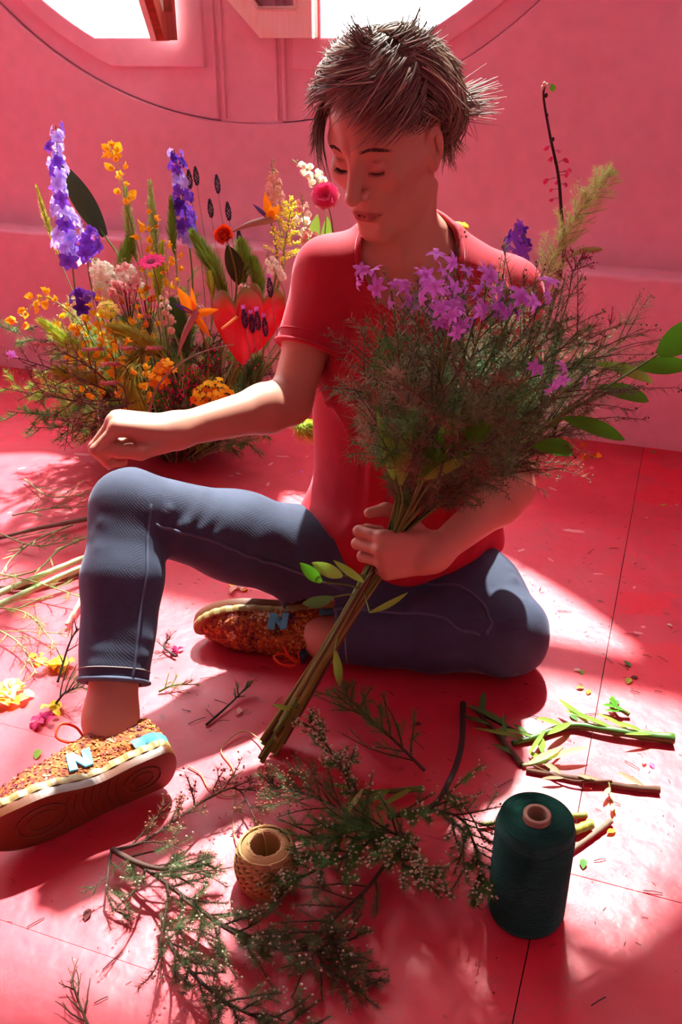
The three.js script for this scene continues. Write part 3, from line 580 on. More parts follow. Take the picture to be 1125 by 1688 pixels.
const shirtOuter = (() => {
  const t = torso(0.006), arms = [cone(J.neck, J.shR, 0.048, 0.05), cone(J.neck, J.shL, 0.048, 0.056), cone(J.shR, lerp3(J.shR, J.elR, 0.75), 0.052, 0.05), cone(J.shL, lerp3(J.shL, J.elL, 0.62), 0.057, 0.058)];
  const slump = [ellipsoid([0.1, 0.2, -1.46], [0.14, 0.06, 0.07]), ellipsoid([-0.03, 0.19, -1.52], [0.05, 0.06, 0.08]), cone([0.25, 0.16, -1.56], [0.235, 0.26, -1.54], 0.055, 0.045)];
  const base = (x, y, z) => { let d = t(x, y, z); d = smin(d, arms[0](x, y, z), 0.04); d = smin(d, arms[1](x, y, z), 0.04); for (const c of chestBulge) d = smin(d, c(x, y, z) , 0.04); d = smin(d, arms[2](x, y, z), 0.03); d = smin(d, arms[3](x, y, z), 0.03); if (y < 0.36) for (const s of slump) d = smin(d, s(x, y, z), 0.05); return d; };
  const f = folded(base, shirtFolds, 1.9);
  return (x, y, z) => f(x, y, z) + (fbm(x * 10, y * 6, z * 10, 2) - 0.5) * 0.007;
})();
const cutPlane = (p, from) => { const n = vec(p).sub(vec(from)).normalize(), k = n.dot(vec(p)); return (x, y, z) => n.x * x + n.y * y + n.z * z - k; };
const sleeveCutR = cutPlane(sleeveEnd.R, J.shR), sleeveCutL = cutPlane(sleeveEnd.L, J.shL);
const hemHeight = (x, z) => 0.155 + 0.012 * Math.sin(x * 40) + 0.006 * Math.sin(z * 50 + 1);
const shirtTorso = torso(0.006), sleeveR = cone(J.shR, lerp3(J.shR, J.elR, 1), 0.052, 0.05), sleeveL = cone(J.shL, lerp3(J.shL, J.elL, 1), 0.057, 0.058);
const shirtField = (x, y, z) => {
  const o = shirtOuter(x, y, z); if (o > 0.05) return o;
  let d = Math.max(o, -(o + 0.012));
  if (y > 0.55) d = smax(d, -neckCut(x, y, z), 0.003);
  const near = shirtTorso(x, y, z);                               // the sleeves are cut open, the body of the shirt is not
  if (x < 0.03) d = Math.max(d, Math.min(sleeveCutR(x, y, z), (near - sleeveR(x, y, z) - 0.022) * 0.7));
  if (x > 0.19) d = Math.max(d, Math.min(sleeveCutL(x, y, z), (near - sleeveL(x, y, z) - 0.022) * 0.7));
  return Math.max(d, hemHeight(x, z) - y);
};
const jersey = texture(512, 512, (u, v) => { const n = fbm(u * 8, v * 8, 2, 4, 8) - 0.5, f = hash3(Math.floor(u * 512), Math.floor(v * 512), 3) - 0.5, k = 1 + n * 0.16 + f * 0.12; return [0.7 * k, 0.06 * k, 0.16 * k]; }, true, [4, 4]);
const jerseyBump = texture(256, 256, (u, v) => 0.5 + 0.25 * Math.sin(u * 2 * Math.PI * 64) + (hash3(Math.floor(u * 256), Math.floor(v * 256), 1) - 0.5) * 0.4, false, [5, 5]);
const shirtMat = new THREE.MeshPhysicalMaterial({ map: jersey, roughness: 0.8, bumpMap: jerseyBump, bumpScale: 0.0003, sheen: 0.7, sheenColor: new THREE.Color(1, 0.55, 0.65), sheenRoughness: 0.5, side: THREE.DoubleSide });
const shirt = mesh('t_shirt', boxUV(nets(shirtField, [-0.17, 0.12, -1.74], [0.39, 0.76, -1.32], 0.004)), shirtMat, person);
{
  const outerSnap = (p) => snap(shirtOuter, p, 4);
  const neckPts = [];                                            // the ribbed band runs where the neck opening meets the shirt
  for (let k = 0; k < 72; k++) {
    const q = k / 72 * Math.PI * 2; let p = V(0.106 + Math.sin(q) * 0.085, 0.7 - Math.cos(q) * 0.085 + 0.0, -1.45 - (1 - Math.cos(q + Math.PI)) * 0.0);
    p.z = -1.42 - 0.12 * (0.5 - 0.5 * Math.cos(q));
    for (let i = 0; i < 12; i++) { p = snap(neckCut, p, 1); p = snap(shirtOuter, p, 1); }
    neckPts.push(p);
  }
  neckPts.push(neckPts[0].clone());
  const b = new Build(); b.tube(neckPts, 0.0052, 7); mesh('neckband', boxUV(b.geo()), shirtMat, shirt);
  for (const [c, from, r] of [[sleeveEnd.R, J.shR, 0.055], [sleeveEnd.L, J.shL, 0.058]]) {
    const a = vec(c).sub(vec(from)).normalize(), u = V(0, 0, 1).cross(a).normalize(), w = a.clone().cross(u);
    for (const [al, rad_, nm] of [[0.002, 0.004, 'sleeve_hem'], [0.02, 0.0014, 'stitching']]) {
      const pts = []; for (let k = 0; k <= 48; k++) { const q = k / 48 * Math.PI * 2; let p = vec(c).addScaledVector(a, -al).addScaledVector(u, Math.cos(q) * r).addScaledVector(w, Math.sin(q) * r); for (let i = 0; i < 3; i++) { p = outerSnap(p); p.addScaledVector(a, -(p.clone().sub(vec(c)).dot(a) + al)); } pts.push(p); }
      const t = new Build(); t.tube(pts, rad_, 6); mesh(nm, boxUV(t.geo()), shirtMat, shirt);
    }
  }
}

// ---- hair, brows, lashes
{
  const g = rng(77), hair = new Build(); hair.color([0.1, 0.06, 0.04]);
  const sk = { c: [0, 0.03, -0.015], r: [0.076, 0.095, 0.099] };
  const onSkull = (th, ph, out) => V(sk.c[0] + Math.sin(th) * Math.sin(ph) * (sk.r[0] + out), sk.c[1] + Math.cos(th) * (sk.r[1] + out), sk.c[2] + Math.sin(th) * Math.cos(ph) * (sk.r[2] + out));
  // th: angle from the crown; ph: 0 at the face, positive towards the person's left ear
  const edge = (ph) => { const a = Math.abs(ph); return a < 0.6 ? 0.88 : a < 1.0 ? 0.88 + (a - 0.6) * 0.9 : a < 1.3 ? 1.24 + (a - 1.0) * 0.75 : a < 1.7 ? 1.465 : a < 2.1 ? 1.465 + (a - 1.7) * 1.3 : 1.95 + Math.min(0.25, (a - 2.0) * 0.3); };
  // the mass of hair under the loose locks
  const M = 64, K = 26, capB = new Build(); capB.color([0.13, 0.09, 0.062]);
  for (let i = 0; i <= K; i++) for (let j = 0; j <= M; j++) {
    const ph = -Math.PI + j / M * Math.PI * 2, th = edge(ph) * i / K, lift = 0.016 + 0.012 * Math.sin(Math.min(1, th / 1.1) * Math.PI) + (fbm(Math.sin(ph) * 5 + 9, Math.cos(ph) * 5 + 9, th * 5, 3) - 0.5) * 0.022, taper = i > K - 3 ? (K - i) / 3 : 1, p = onSkull(th, ph, lift * taper + 0.001);
    capB.v(p.x, p.y, p.z); if (i && j) { const a = (i - 1) * (M + 1) + j - 1; capB.quad(a, a + M + 1, a + M + 2, a + 1); }
  }
  const lock = (th, ph, dth, dph, len, w, out, curl, col) => {   // a lock lies along the head, then lifts off at its end
    const n = 7, pts = []; let t = th, p = ph, o = out;
    for (let k = 0; k <= n; k++) { const s = k / n; pts.push(onSkull(Math.max(0.02, t), p, o + Math.sin(s * Math.PI) * 0.006)); t += dth * len / n; p += dph * len / n / Math.max(0.35, Math.sin(Math.max(0.2, t))); o += curl * s * s * 0.5; }
    hair.color(col); hair.tube(pts.map((q) => q), (s) => w * Math.pow(1 - s, 0.6) + 0.00025, 4);
  };
  const shade = () => { const q = g(); return q < 0.55 ? [0.13 + g() * 0.05, 0.09 + g() * 0.03, 0.062 + g() * 0.02] : q < 0.85 ? [0.22 + g() * 0.08, 0.16 + g() * 0.05, 0.115 + g() * 0.03] : [0.38 + g() * 0.1, 0.3 + g() * 0.08, 0.22 + g() * 0.06]; };
  for (let k = 0; k < 5400; k++) {
    const ph = -Math.PI + g() * Math.PI * 2, e = edge(ph), th = Math.pow(g(), 0.65) * e * 0.97, front = Math.cos(ph), side = Math.sin(ph);
    // crown swirl: towards the face the hair sweeps to the person's right, behind the ears it falls back and down
    const dth = (front > 0.2 ? 0.6 : 1.0) + (g() - 0.5) * 0.3, dph = (front > 0.2 ? -0.9 : Math.abs(ph) > 1.2 ? Math.sign(ph) * 0.45 : -0.3) * (0.75 + g() * 0.5) + (front < -0.3 ? -side * 0.6 : 0);
    const low = th > e * 0.75, room = e + (front > 0.5 ? 0.08 : Math.abs(side) > 0.75 ? 0.09 : 0.3) - th, len = Math.min((low ? 0.26 : 0.8) * (0.6 + g() * 0.7), Math.max(0.12, room / dth)), loose = g();
    lock(th, ph, dth, dph, len, 0.0006 + g() * 0.0009, 0.02 + g() * 0.014 - (low ? 0.012 : 0), loose > 0.98 ? 0.02 + g() * 0.015 : loose > 0.9 ? 0.003 : -0.01, shade());
  }
  const tuft = (th, ph, dth, dph, n, spread, len, out, curl) => { for (let k = 0; k < n; k++) lock(th + (g() - 0.5) * spread, ph + (g() - 0.5) * spread * 1.3, dth + (g() - 0.5) * 0.5, dph + (g() - 0.5) * 0.5, len * (0.7 + g() * 0.6), 0.0007 + g() * 0.0009, out + g() * 0.01, curl * (0.6 + g() * 0.8), shade()); };
  tuft(0.25, 0.4, 0.5, -0.3, 60, 0.25, 0.35, 0.028, 0.055);        // cowlick standing up from the crown
  tuft(0.6, 0.3, 0.22, -1.2, 150, 0.5, 0.6, 0.03, 0.002);         // fringe swept over the brow to her right
  tuft(0.8, -0.7, 0.45, -0.7, 120, 0.45, 0.45, 0.024, 0.014);        // right temple, loose ends by the cheek
  tuft(1.25, -1.05, 0.8, 0.5, 60, 0.3, 0.55, 0.012, 0.02);
  tuft(1.55, 2.15, 0.35, 0.9, 110, 0.3, 0.42, 0.018, 0.06);        // flick behind the left ear
  tuft(1.95, 2.35, 0.9, 0.2, 60, 0.25, 0.38, 0.01, 0.03);          // nape
  tuft(1.1, 1.0, 0.7, 0.6, 110, 0.35, 0.3, 0.01, 0.002);         // over the left temple, brushed back above the ear
  tuft(0.45, 1.5, 0.3, 0.9, 70, 0.4, 0.4, 0.026, 0.03); tuft(0.5, -1.2, 0.3, -0.6, 60, 0.4, 0.4, 0.026, 0.022); tuft(0.9, 2.3, 0.7, 0.4, 80, 0.5, 0.4, 0.024, 0.014);
  const gc = capB.geo(), gh = hair.geo();
  const both = mergeGeometries([gc.toNonIndexed(), gh.toNonIndexed()]); both.applyMatrix4(headMatrix);
  const hairMat = new THREE.MeshPhysicalMaterial({ vertexColors: true, roughness: 0.55, specularIntensity: 0.8, side: THREE.DoubleSide, sheen: 0.5, sheenColor: new THREE.Color(0.9, 0.8, 0.7), sheenRoughness: 0.4 });
  mesh('hair', both, hairMat, person);
  for (const s of [-1, 1]) {
    const b = new Build(), q = rng(5 + s);
    for (let k = 0; k < 70; k++) { const t = q(), x = s * (0.014 + t * 0.034), y = 0.0285 + Math.sin(t * 3.0) * 0.004 - t * 0.003 + (q() - 0.5) * 0.0035, P = snap(headField, fromHead(x, y, 0.092 - t * 0.022)), D = fromHead(x + s * 0.009, y + 0.003 - t * 0.006, 0.09 - t * 0.03).sub(fromHead(x, y, 0.092 - t * 0.022)).normalize(), E = snap(headField, P.clone().addScaledVector(D, 0.008)); b.tube([P, P.clone().lerp(E, 0.5).add(V(0, 0.0008, 0.001)), E], (u) => 0.0005 * (1 - u * 0.7), 4); }
    mesh('eyebrow', b.geo(), plain(0x4a2e20, 0.8), person);
    const l = new Build();
    for (let k = 0; k < 22; k++) { const t = k / 21, P = snap(headField, fromHead(s * (0.021 + t * 0.0225), -0.0042 - Math.sin(t * Math.PI) * 0.0018, 0.086 - t * 0.005)), D = fromHead(s * (0.021 + t * 0.028), -0.012, 0.094 - t * 0.003).sub(P).normalize(); l.tube([P, P.clone().addScaledVector(D, 0.004), P.clone().addScaledVector(D, 0.0075)], (u) => 0.0005 * (1 - u * 0.8), 3); }
    mesh('eyelash', l.geo(), plain(0x1d120d, 0.6), person);
  }
}

// ---- trainers covered in pressed petals: x runs from heel to toe, y from sole to laces, z to the inner side (side = 1) or outer (side = -1)
const gum = new THREE.MeshPhysicalMaterial({ color: 0x6e3a1c, roughness: 0.42, transmission: 0.12, thickness: 0, side: THREE.DoubleSide }), gumEdge = plain(0x9c8a54, 0.45), teal = plain(0x4fa3b8, 0.6), darkTeal = plain(0x1f5a72, 0.6), laceMat = plain(0xe2491c, 0.75), logoMat = plain(0x5fb4cc, 0.5);
function makeShoe(side, seed) {
  const shoe = new THREE.Group(); shoe.name = 'shoe'; person.add(shoe);
  const L = 0.285, half = (x) => {                                // half widths of the sole on the inner and outer side
    const t = clamp(x / L, 0, 1), end = Math.sqrt(Math.max(0, 1 - Math.pow(Math.max(0, (0.09 - t) / 0.09), 2))) * Math.sqrt(Math.max(0, 1 - Math.pow(Math.max(0, (t - 0.8) / 0.2), 2.2)));
    const inner = 0.036 - 0.008 * Math.exp(-Math.pow((t - 0.42) / 0.14, 2)) + 0.008 * Math.exp(-Math.pow((t - 0.7) / 0.16, 2)), outer = 0.036 + 0.01 * Math.exp(-Math.pow((t - 0.66) / 0.2, 2));
    return [inner * end, outer * end];
  };
  const rise = (x) => { const t = x / L; return 0.012 * Math.pow(Math.max(0, t - 0.75) / 0.25, 2) + 0.006 * Math.pow(Math.max(0, 0.12 - t) / 0.12, 2); };
  const outline = (n, grow) => { const p = []; for (let k = 0; k <= n; k++) { const x = L * (0.5 - 0.5 * Math.cos(Math.PI * k / n)); p.push([x, (half(x)[0] + grow) * side]); } for (let k = n; k >= 0; k--) { const x = L * (0.5 - 0.5 * Math.cos(Math.PI * k / n)); p.push([x, -(half(x)[1] + grow) * side]); } return p; };
  // sole: a slab with scalloped wall, outsole pods underneath
  const slab = (y0, y1, grow, ripple) => {
    const b = new Build(), pts = outline(64, grow), N = pts.length, rows = 6;
    for (let r = 0; r <= rows; r++) { const t = r / rows, y = y0 + (y1 - y0) * t, g = Math.sin(Math.PI * t) * 0.002; pts.forEach(([x, z], k) => { const rp = 1 + ripple * Math.sin(k * 1.6) * 0.03, cx = L * 0.5; b.v(cx + (x - cx) * (1 + g * 6) * 1, y + rise(x), z * rp * (1 + g * 12)); }); }
    for (let r = 0; r < rows; r++) for (let k = 0; k < N; k++) b.quad(r * N + k, (r + 1) * N + k, (r + 1) * N + (k + 1) % N, r * N + (k + 1) % N);
    for (const r of [0, rows]) { const a = r * N; for (let k = 0; k < N / 2 - 1; k++) b.quad(a + k, a + k + 1, a + N - 2 - k, a + N - 1 - k); }
    return b.geo(false);
  };
  const sole = mesh('sole', slab(0, 0.02, 0.001, 0), gum, shoe);
  mesh('sole_wall', slab(0.014, 0.026, 0.0028, 1), gumEdge, sole);
  const tread = new Build();                                      // raised lines of the outsole
  for (const [x, r] of [[0.055, 0.022], [0.055, 0.013], [0.2, 0.028], [0.2, 0.017]]) { const p = []; for (let k = 0; k <= 28; k++) { const a = k / 28 * Math.PI * 2; p.push(V(x + Math.cos(a) * r * 1.25, -0.0005 + rise(x), Math.sin(a) * r)); } tread.tube(p, 0.0016, 5); }
  for (let k = 0; k < 7; k++) { const x = 0.09 + k * 0.012; tread.tube([V(x, -0.0004, -0.026), V(x + 0.006, -0.0004, 0), V(x, -0.0004, 0.024)], 0.0014, 4); }
  mesh('tread', tread.geo(), gum, sole);
  // upper
  const upperField = (() => {
    const k = [cone([0.04, 0.045, 0], [0.12, 0.043, 0], 0.034, 0.038), cone([0.12, 0.042, 0], [0.205, 0.032, 0.001 * side], 0.039, 0.037), cone([0.205, 0.031, 0], [0.245, 0.027, 0.002 * side], 0.036, 0.028), cone([0.034, 0.05, 0], [0.03, 0.075, 0], 0.03, 0.026), cone([0.09, 0.06, 0], [0.075, 0.08, 0], 0.03, 0.026), cone([0.17, 0.044, 0], [0.09, 0.07, 0], 0.03, 0.027)];
    const f = blend(k, 0.03), hole = blend([cone([0.052, 0.085, 0], [0.07, 0.13, 0], 0.0295, 0.04)], 0.01);
    return (x, y, z) => {
      let d = f(x, y, z) * 0.9; const [a, b] = half(x), w = z * side > 0 ? a : b;
      d = smax(d, Math.abs(z) - w - 0.003, 0.01); d = smax(d, 0.018 + rise(x) - y, 0.006); d = smax(d, -hole(x, y, z), 0.006);
      return d + (fbm(x * 90, y * 90, z * 90, 3) - 0.5) * 0.006;
    };
  })();
  const g = rng(seed), ug = nets(upperField, [-0.01, 0.005, -0.06], [0.3, 0.12, 0.06], 0.0032);
  const warm = [lin(0xc76a1c), lin(0xd88a26), lin(0xa8451d), lin(0xe0a24a), lin(0x8a2a22), lin(0xb9862f), lin(0x9c5a26)], toe = [lin(0x8c2430), lin(0xa83a34), lin(0xc0603a), lin(0x7a2038)];
  const pick = (x) => { const pool = x > 0.17 && g() < 0.75 ? toe : warm; const c = pool[Math.floor(g() * pool.length)], k = 0.75 + g() * 0.5; return c.map((v) => v * k); };
  tint(ug, (x, y, z) => { const n = fbm(x * 160, y * 160, z * 160, 2), c = lin(n > 0.5 ? 0xb8621f : 0x8f4420); return c; });
  const upper = mesh('upper', ug, new THREE.MeshPhysicalMaterial({ vertexColors: true, roughness: 0.8 }), shoe);
  const P = ug.attributes.position, N = ug.attributes.normal, chips = new Build();
  const cell = (q) => noise3(q.x * 28, q.y * 28, q.z * 28 + seed);
  for (let k = 0; k < 3600; k++) {
    const i = Math.floor(g() * P.count), q = V(P.getX(i), P.getY(i), P.getZ(i)), n = V(N.getX(i), N.getY(i), N.getZ(i));
    if (q.y < 0.024) continue;
    const a = V(g() - 0.5, g() - 0.5, g() - 0.5).cross(n).normalize(), w = 0.0012 + g() * 0.0018, len = 0.003 + g() * 0.005, c = cell(q) > 0.78 ? lin(0x5a1030).map((v) => v * (0.8 + g())) : cell(q) < 0.16 ? lin(0xe6c9a0) : pick(q.x);
    chips.color(c); chips.blade(q.clone().addScaledVector(n, 0.0004), a.clone().addScaledVector(n, 0.35 + g() * 0.5), len, w, n, 0.9, undefined, 2, 0.5);
  }
  stuff(mesh('petal_covering', chips.geo(), new THREE.MeshPhysicalMaterial({ vertexColors: true, roughness: 0.7, side: THREE.DoubleSide, transmission: 0.15, thickness: 0 }), upper));
  // emblem, heel tab, tongue and laces
  const nShape = new THREE.Shape([[0, 0], [0.011, 0], [0.0125, 0.0155], [0.022, 0], [0.033, 0], [0.038, 0.031], [0.027, 0.031], [0.0245, 0.015], [0.0155, 0.031], [0.005, 0.031]].map((q) => new THREE.Vector2(...q)));
  const ng = new THREE.ExtrudeGeometry(nShape, { depth: 0.002, bevelEnabled: true, bevelThickness: 0.0008, bevelSize: 0.0008, bevelSegments: 1 });
  { // bend the letter over the side of the shoe
    const A = ng.attributes.position;
    for (let k = 0; k < A.count; k++) { const x = side > 0 ? 0.11 + A.getX(k) : 0.148 - A.getX(k), y = 0.031 + A.getY(k) * 0.98; let z = 0.05; for (let i = 0; i < 14; i++) z -= upperField(x, y, z * side) * 0.8; A.setXYZ(k, x, y, (z + 0.0015 + A.getZ(k)) * side); }
    ng.computeVertexNormals();
  }
  mesh('emblem', ng, logoMat, upper);
  const strip = (name, pts, w, m) => { const b = new Build(), path = curve(pts, 20).map((p) => snap(upperField, p)); let last; path.forEach((p, k) => { const e = 0.002, n = V(upperField(p.x + e, p.y, p.z) - upperField(p.x - e, p.y, p.z), upperField(p.x, p.y + e, p.z) - upperField(p.x, p.y - e, p.z), upperField(p.x, p.y, p.z + e) - upperField(p.x, p.y, p.z - e)).normalize(), d = path[Math.min(20, k + 1)].clone().sub(path[Math.max(0, k - 1)]).normalize(), s = d.clone().cross(n), o = p.clone().addScaledVector(n, 0.0032), l = o.clone().addScaledVector(s, w), r = o.clone().addScaledVector(s, -w), c = o.clone().addScaledVector(n, 0.001); const q = [b.v(l.x, l.y, l.z), b.v(c.x, c.y, c.z), b.v(r.x, r.y, r.z)]; if (last) { b.quad(last[0], last[1], q[1], q[0]); b.quad(last[1], last[2], q[2], q[1]); } last = q; }); return mesh(name, b.geo(), m, upper); };
  strip('heel_tab', [[0.055, 0.034, 0.04 * side], [0.022, 0.036, 0.036 * side], [0.002, 0.04, 0.0], [0.022, 0.036, -0.036 * side]], 0.0075, teal);
  { const b = new Build(); const pts = curve([[0.165, 0.066, 0], [0.125, 0.083, 0], [0.098, 0.1, 0], [0.088, 0.114, 0]], 10); let last; pts.forEach((p, k) => { const w = 0.016 + 0.004 * k / 10, d = V(0.6, 0.8, 0); const row = [-1, -0.5, 0, 0.5, 1].map((s) => b.v(p.x - d.x * Math.abs(s) * s * s * 0.006, p.y - d.y * s * s * 0.006, s * w)), row2 = [-1, -0.5, 0, 0.5, 1].map((s) => b.v(p.x - 0.004 - d.x * s * s * 0.006, p.y - 0.005 - d.y * s * s * 0.006, s * w)); if (last) for (let j = 0; j < 4; j++) { b.quad(last[0][j], row[j], row[j + 1], last[0][j + 1]); b.quad(last[1][j], last[1][j + 1], row2[j + 1], row2[j]); } if (k === 10) for (let j = 0; j < 4; j++) b.quad(row[j], row2[j], row2[j + 1], row[j + 1]); last = [row, row2]; }); mesh('tongue', b.geo(), side > 0 ? darkTeal : teal, shoe); }
  for (let k = 0; k < 5; k++) {
    const x = 0.172 - k * 0.017, y = 0.068 + k * 0.0075, b = new Build(), q = rng(seed + k);
    b.tube(curve([[x, y - 0.014, -0.024], [x - 0.004, y + 0.004, -0.012], [x - 0.006 + (q() - 0.5) * 0.012, y + 0.011, 0], [x - 0.008, y + 0.004, 0.012], [x - 0.006, y - 0.014, 0.024]], 16), 0.0021, 6); mesh('lace', b.geo(), laceMat, shoe);
  }
  const bow = (pts) => { const b = new Build(); b.tube(curve(pts, 40), 0.0021, 6); mesh('lace', b.geo(), laceMat, shoe); };
  bow([[0.1, 0.105, 0.0], [0.105, 0.125, 0.016], [0.125, 0.128, 0.03], [0.138, 0.112, 0.028], [0.125, 0.1, 0.014], [0.102, 0.106, 0.002]]);
  bow([[0.1, 0.106, 0.0], [0.108, 0.126, -0.014], [0.128, 0.13, -0.026], [0.14, 0.116, -0.02], [0.125, 0.105, -0.01], [0.102, 0.106, -0.002]]);
  bow([[0.1, 0.106, 0], [0.095, 0.12, 0.012], [0.11, 0.118, 0.034], [0.12, 0.098, 0.042]]);
  return shoe;
}
function placeShoe(shoe, at, T, U) {
  const x = vec(T).normalize(), y = vec(U); y.addScaledVector(x, -y.dot(x)).normalize();
  const m = new THREE.Matrix4().makeBasis(x, y, x.clone().cross(y)); shoe.quaternion.setFromRotationMatrix(m); shoe.position.set(...at);
}
placeShoe(makeShoe(-1, 301), [-0.238, 0.05, -1.06], [-0.83, 0, 0.54], [-0.53, 0.16, -0.8]);
placeShoe(makeShoe(1, 402), [0.015, 0.066, -1.475], [-0.985, -0.05, 0.03], [-0.04, -0.5, 0.86]);

// ---------------------------------------------------------------- plant kit: each maker returns one thing standing at its path's first point
const stemMat = { green: plain(0x5d7a2c, 0.7), pale: plain(0x93a66a, 0.7), brown: plain(0x4c342a, 0.85), dark: plain(0x2c1d1a, 0.8), grey: plain(0x80705f, 0.9), olive: plain(0x7a7a2c, 0.6), wood: plain(0x5e4230, 0.9) };
const petal = {
  lilac: leafy(0xd6c8fc, 0.6), violet: leafy(0x9054e0, 0.5), deep: leafy(0x5a26ac, 0.45), yellow: leafy(0xffe42c, 0.3), orange: leafy(0xffc820, 0.3), amber: leafy(0xe07c10, 0.2), white: leafy(0xf4f1e0, 0.55), blush: leafy(0xf2c4ba, 0.5), peach: leafy(0xe6b8a0, 0.3),
  pink: leafy(0xe2457e, 0.3), hot: leafy(0xe0186c, 0.25), magenta: leafy(0xb0135a, 0.2), salmon: leafy(0xd8848a, 0.25), poppy: leafy(0xf0521a, 0.3), lemon: leafy(0xeee83c, 0.55), gold: leafy(0xf0d070, 0.3), mauve: leafy(0xcf78d8, 0.35),
};
const leafMat = { deep: leafy(0x33451f, 0.15, 0.5), mid: leafy(0x86b040, 0.4), bright: leafy(0x4f9a1c, 0.35), lime: leafy(0xc8e050, 0.45), sage: leafy(0xb0c870, 0.35), olive: leafy(0xb4b43a, 0.35), heather: leafy(0x677850, 0.2), heatherGreen: leafy(0x528844, 0.25), bronze: leafy(0x7a6248, 0.2), rust: leafy(0x5a2c2c, 0.15), pale: leafy(0xd4ee98, 0.4), wither: leafy(0x9c9070, 0.3) };
const budMat = { cream: plain(0xcdb9a0, 0.7), green: plain(0x8f9a5a, 0.7), rust: plain(0x9a5a44, 0.7), white: plain(0xe8e2cc, 0.6), dark: plain(0x2a1a30, 0.8), plum: plain(0x45204f, 0.8) };

function plant(name, label, category, path, group) {             // path: world points; the group stands at the first
  const o = thing(name, label, category, path[0], group), base = V(...path[0]);
  o.path = curve(path.map((q) => V(...q).sub(base)), 28); o.at = (t) => { const f = clamp(t, 0, 1) * 28, k = Math.min(27, Math.floor(f)); return o.path[k].clone().lerp(o.path[k + 1], f - k); };
  o.dir = (t) => o.at(Math.min(1, t + 0.02)).sub(o.at(Math.max(0, t - 0.02))).normalize();
  return o;
}
const stem = (o, r, mat, to = 1, name = 'stem') => { const b = new Build(), pts = o.path.filter((_, k) => k / 28 <= to + 1e-6); b.tube(pts, (t) => r * (1 - 0.55 * t), 6); return mesh(name, b.geo(), mat, o); };
const aim = (m, at, dir, roll = 0, size = 1) => { m.position.copy(at); m.quaternion.setFromUnitVectors(V(0, 1, 0), dir.clone().normalize()); m.rotateY(roll); m.scale.setScalar(size); return m; };
const around = (d, a) => { const u = Math.abs(d.y) < 0.9 ? V(0, 1, 0).cross(d).normalize() : V(1, 0, 0).cross(d).normalize(), w = d.clone().cross(u); return u.multiplyScalar(Math.cos(a)).addScaledVector(w, Math.sin(a)); };

// flower heads face +y
const floretGeo = (n, w, len, seed, open = 0.5) => { const g = rng(seed), b = new Build(); for (let k = 0; k < n; k++) { const a = k / n * Math.PI * 2 + g() * 0.4, d = V(Math.cos(a), open + g() * 0.35, Math.sin(a)); b.blade(V(0, 0, 0), d, len * (0.85 + g() * 0.3), w, V(0, 1, 0), 0.7 + g() * 0.5, (t) => Math.sin(Math.PI * Math.min(1, 0.1 + t * 0.86)), 4, 0.3); } b.tube([V(0, -len * 0.5, len * 0.1), V(0, 0, 0)], (t) => 0.0006 + t * 0.001, 5); return b.geo(); };
const FLORET = [11, 12, 13].map((s) => floretGeo(6, 0.0052, 0.016, s, 0.35)), STARFLORET = [21, 22].map((s) => floretGeo(6, 0.004, 0.017, s, 0.3));
const PEA = [31, 32, 33].map((s) => { const g = rng(s), b = new Build(); b.blade(V(0, 0, 0), V(0.15, 1, 0), 0.015, 0.006, V(1, 0, 0), 0.8, undefined, 4, 0.5); b.blade(V(0, 0, 0), V(0.4, 0.8, 0.3), 0.012, 0.004, V(0, 0.3, 1), -0.5, undefined, 3, 0.5); b.blade(V(0, 0, 0), V(0.4, 0.8, -0.3), 0.012, 0.004, V(0, 0.3, -1), 0.5, undefined, 3, 0.5); b.blob(V(0.002, 0.004, 0), 0.0032, 0.005, 0.0032); return b.geo(); });
const SNAP = [41, 42].map((s) => { const g = rng(s), b = new Build(); b.blob(V(0, 0.006, 0), 0.006, 0.009, 0.006); for (let k = 0; k < 5; k++) { const a = k / 5 * 6.28 + g(); b.blade(V(0, 0.01, 0), V(Math.cos(a), 0.7, Math.sin(a)), 0.012, 0.0075, V(0, 1, 0), 1.5, undefined, 4, 0.5); } return b.geo(); });
const BUDS = new Build().blob(V(0, 0.003, 0), 0.0034, 0.0045, 0.0034).blob(V(0.003, 0, 0.001), 0.0026, 0.0032, 0.0026).geo();

function needles(path, at, o) {                                   // bottle-brush foliage along a path; width may vary
  const g = rng(o.seed), b = new Build(), n = o.n;
  for (let k = 0; k < n; k++) {
    const t = (o.from ?? 0) + (1 - (o.from ?? 0)) * Math.pow(k / n, o.bias ?? 1), p = at(t), d = path(t), a = g() * 6.283, s = around(d, a), w = o.width * (o.shape ? o.shape(t) : Math.sin(Math.PI * clamp(0.12 + t * 0.83, 0, 1))) * (0.6 + g() * 0.5);
    b.blade(p, s.clone().multiplyScalar(1).addScaledVector(d, o.lean ?? 0.7), w, o.thick ?? 0.0008, d, (o.bend ?? -0.4) * (0.5 + g()), undefined, 2, 0.1);
  }
  return b.geo();
}
function plume(label, path, width, mat, seed, { n = 750, group, from = 0.3, sm = stemMat.pale } = {}) {   // foxtail fern
  const o = plant('foxtail_fern', label, 'fern', path, group); stem(o, 0.0022, sm);
  stuff(mesh('needles', needles(o.dir, o.at, { seed, n, width: width * 2.1, from, lean: 0.7, thick: 0.0016, bend: -0.7, shape: (t) => Math.min(1, 0.35 + 2.2 * (1 - t)) * Math.min(1, 0.3 + (t - from) * 5) }), mat, o));
  return o;
}
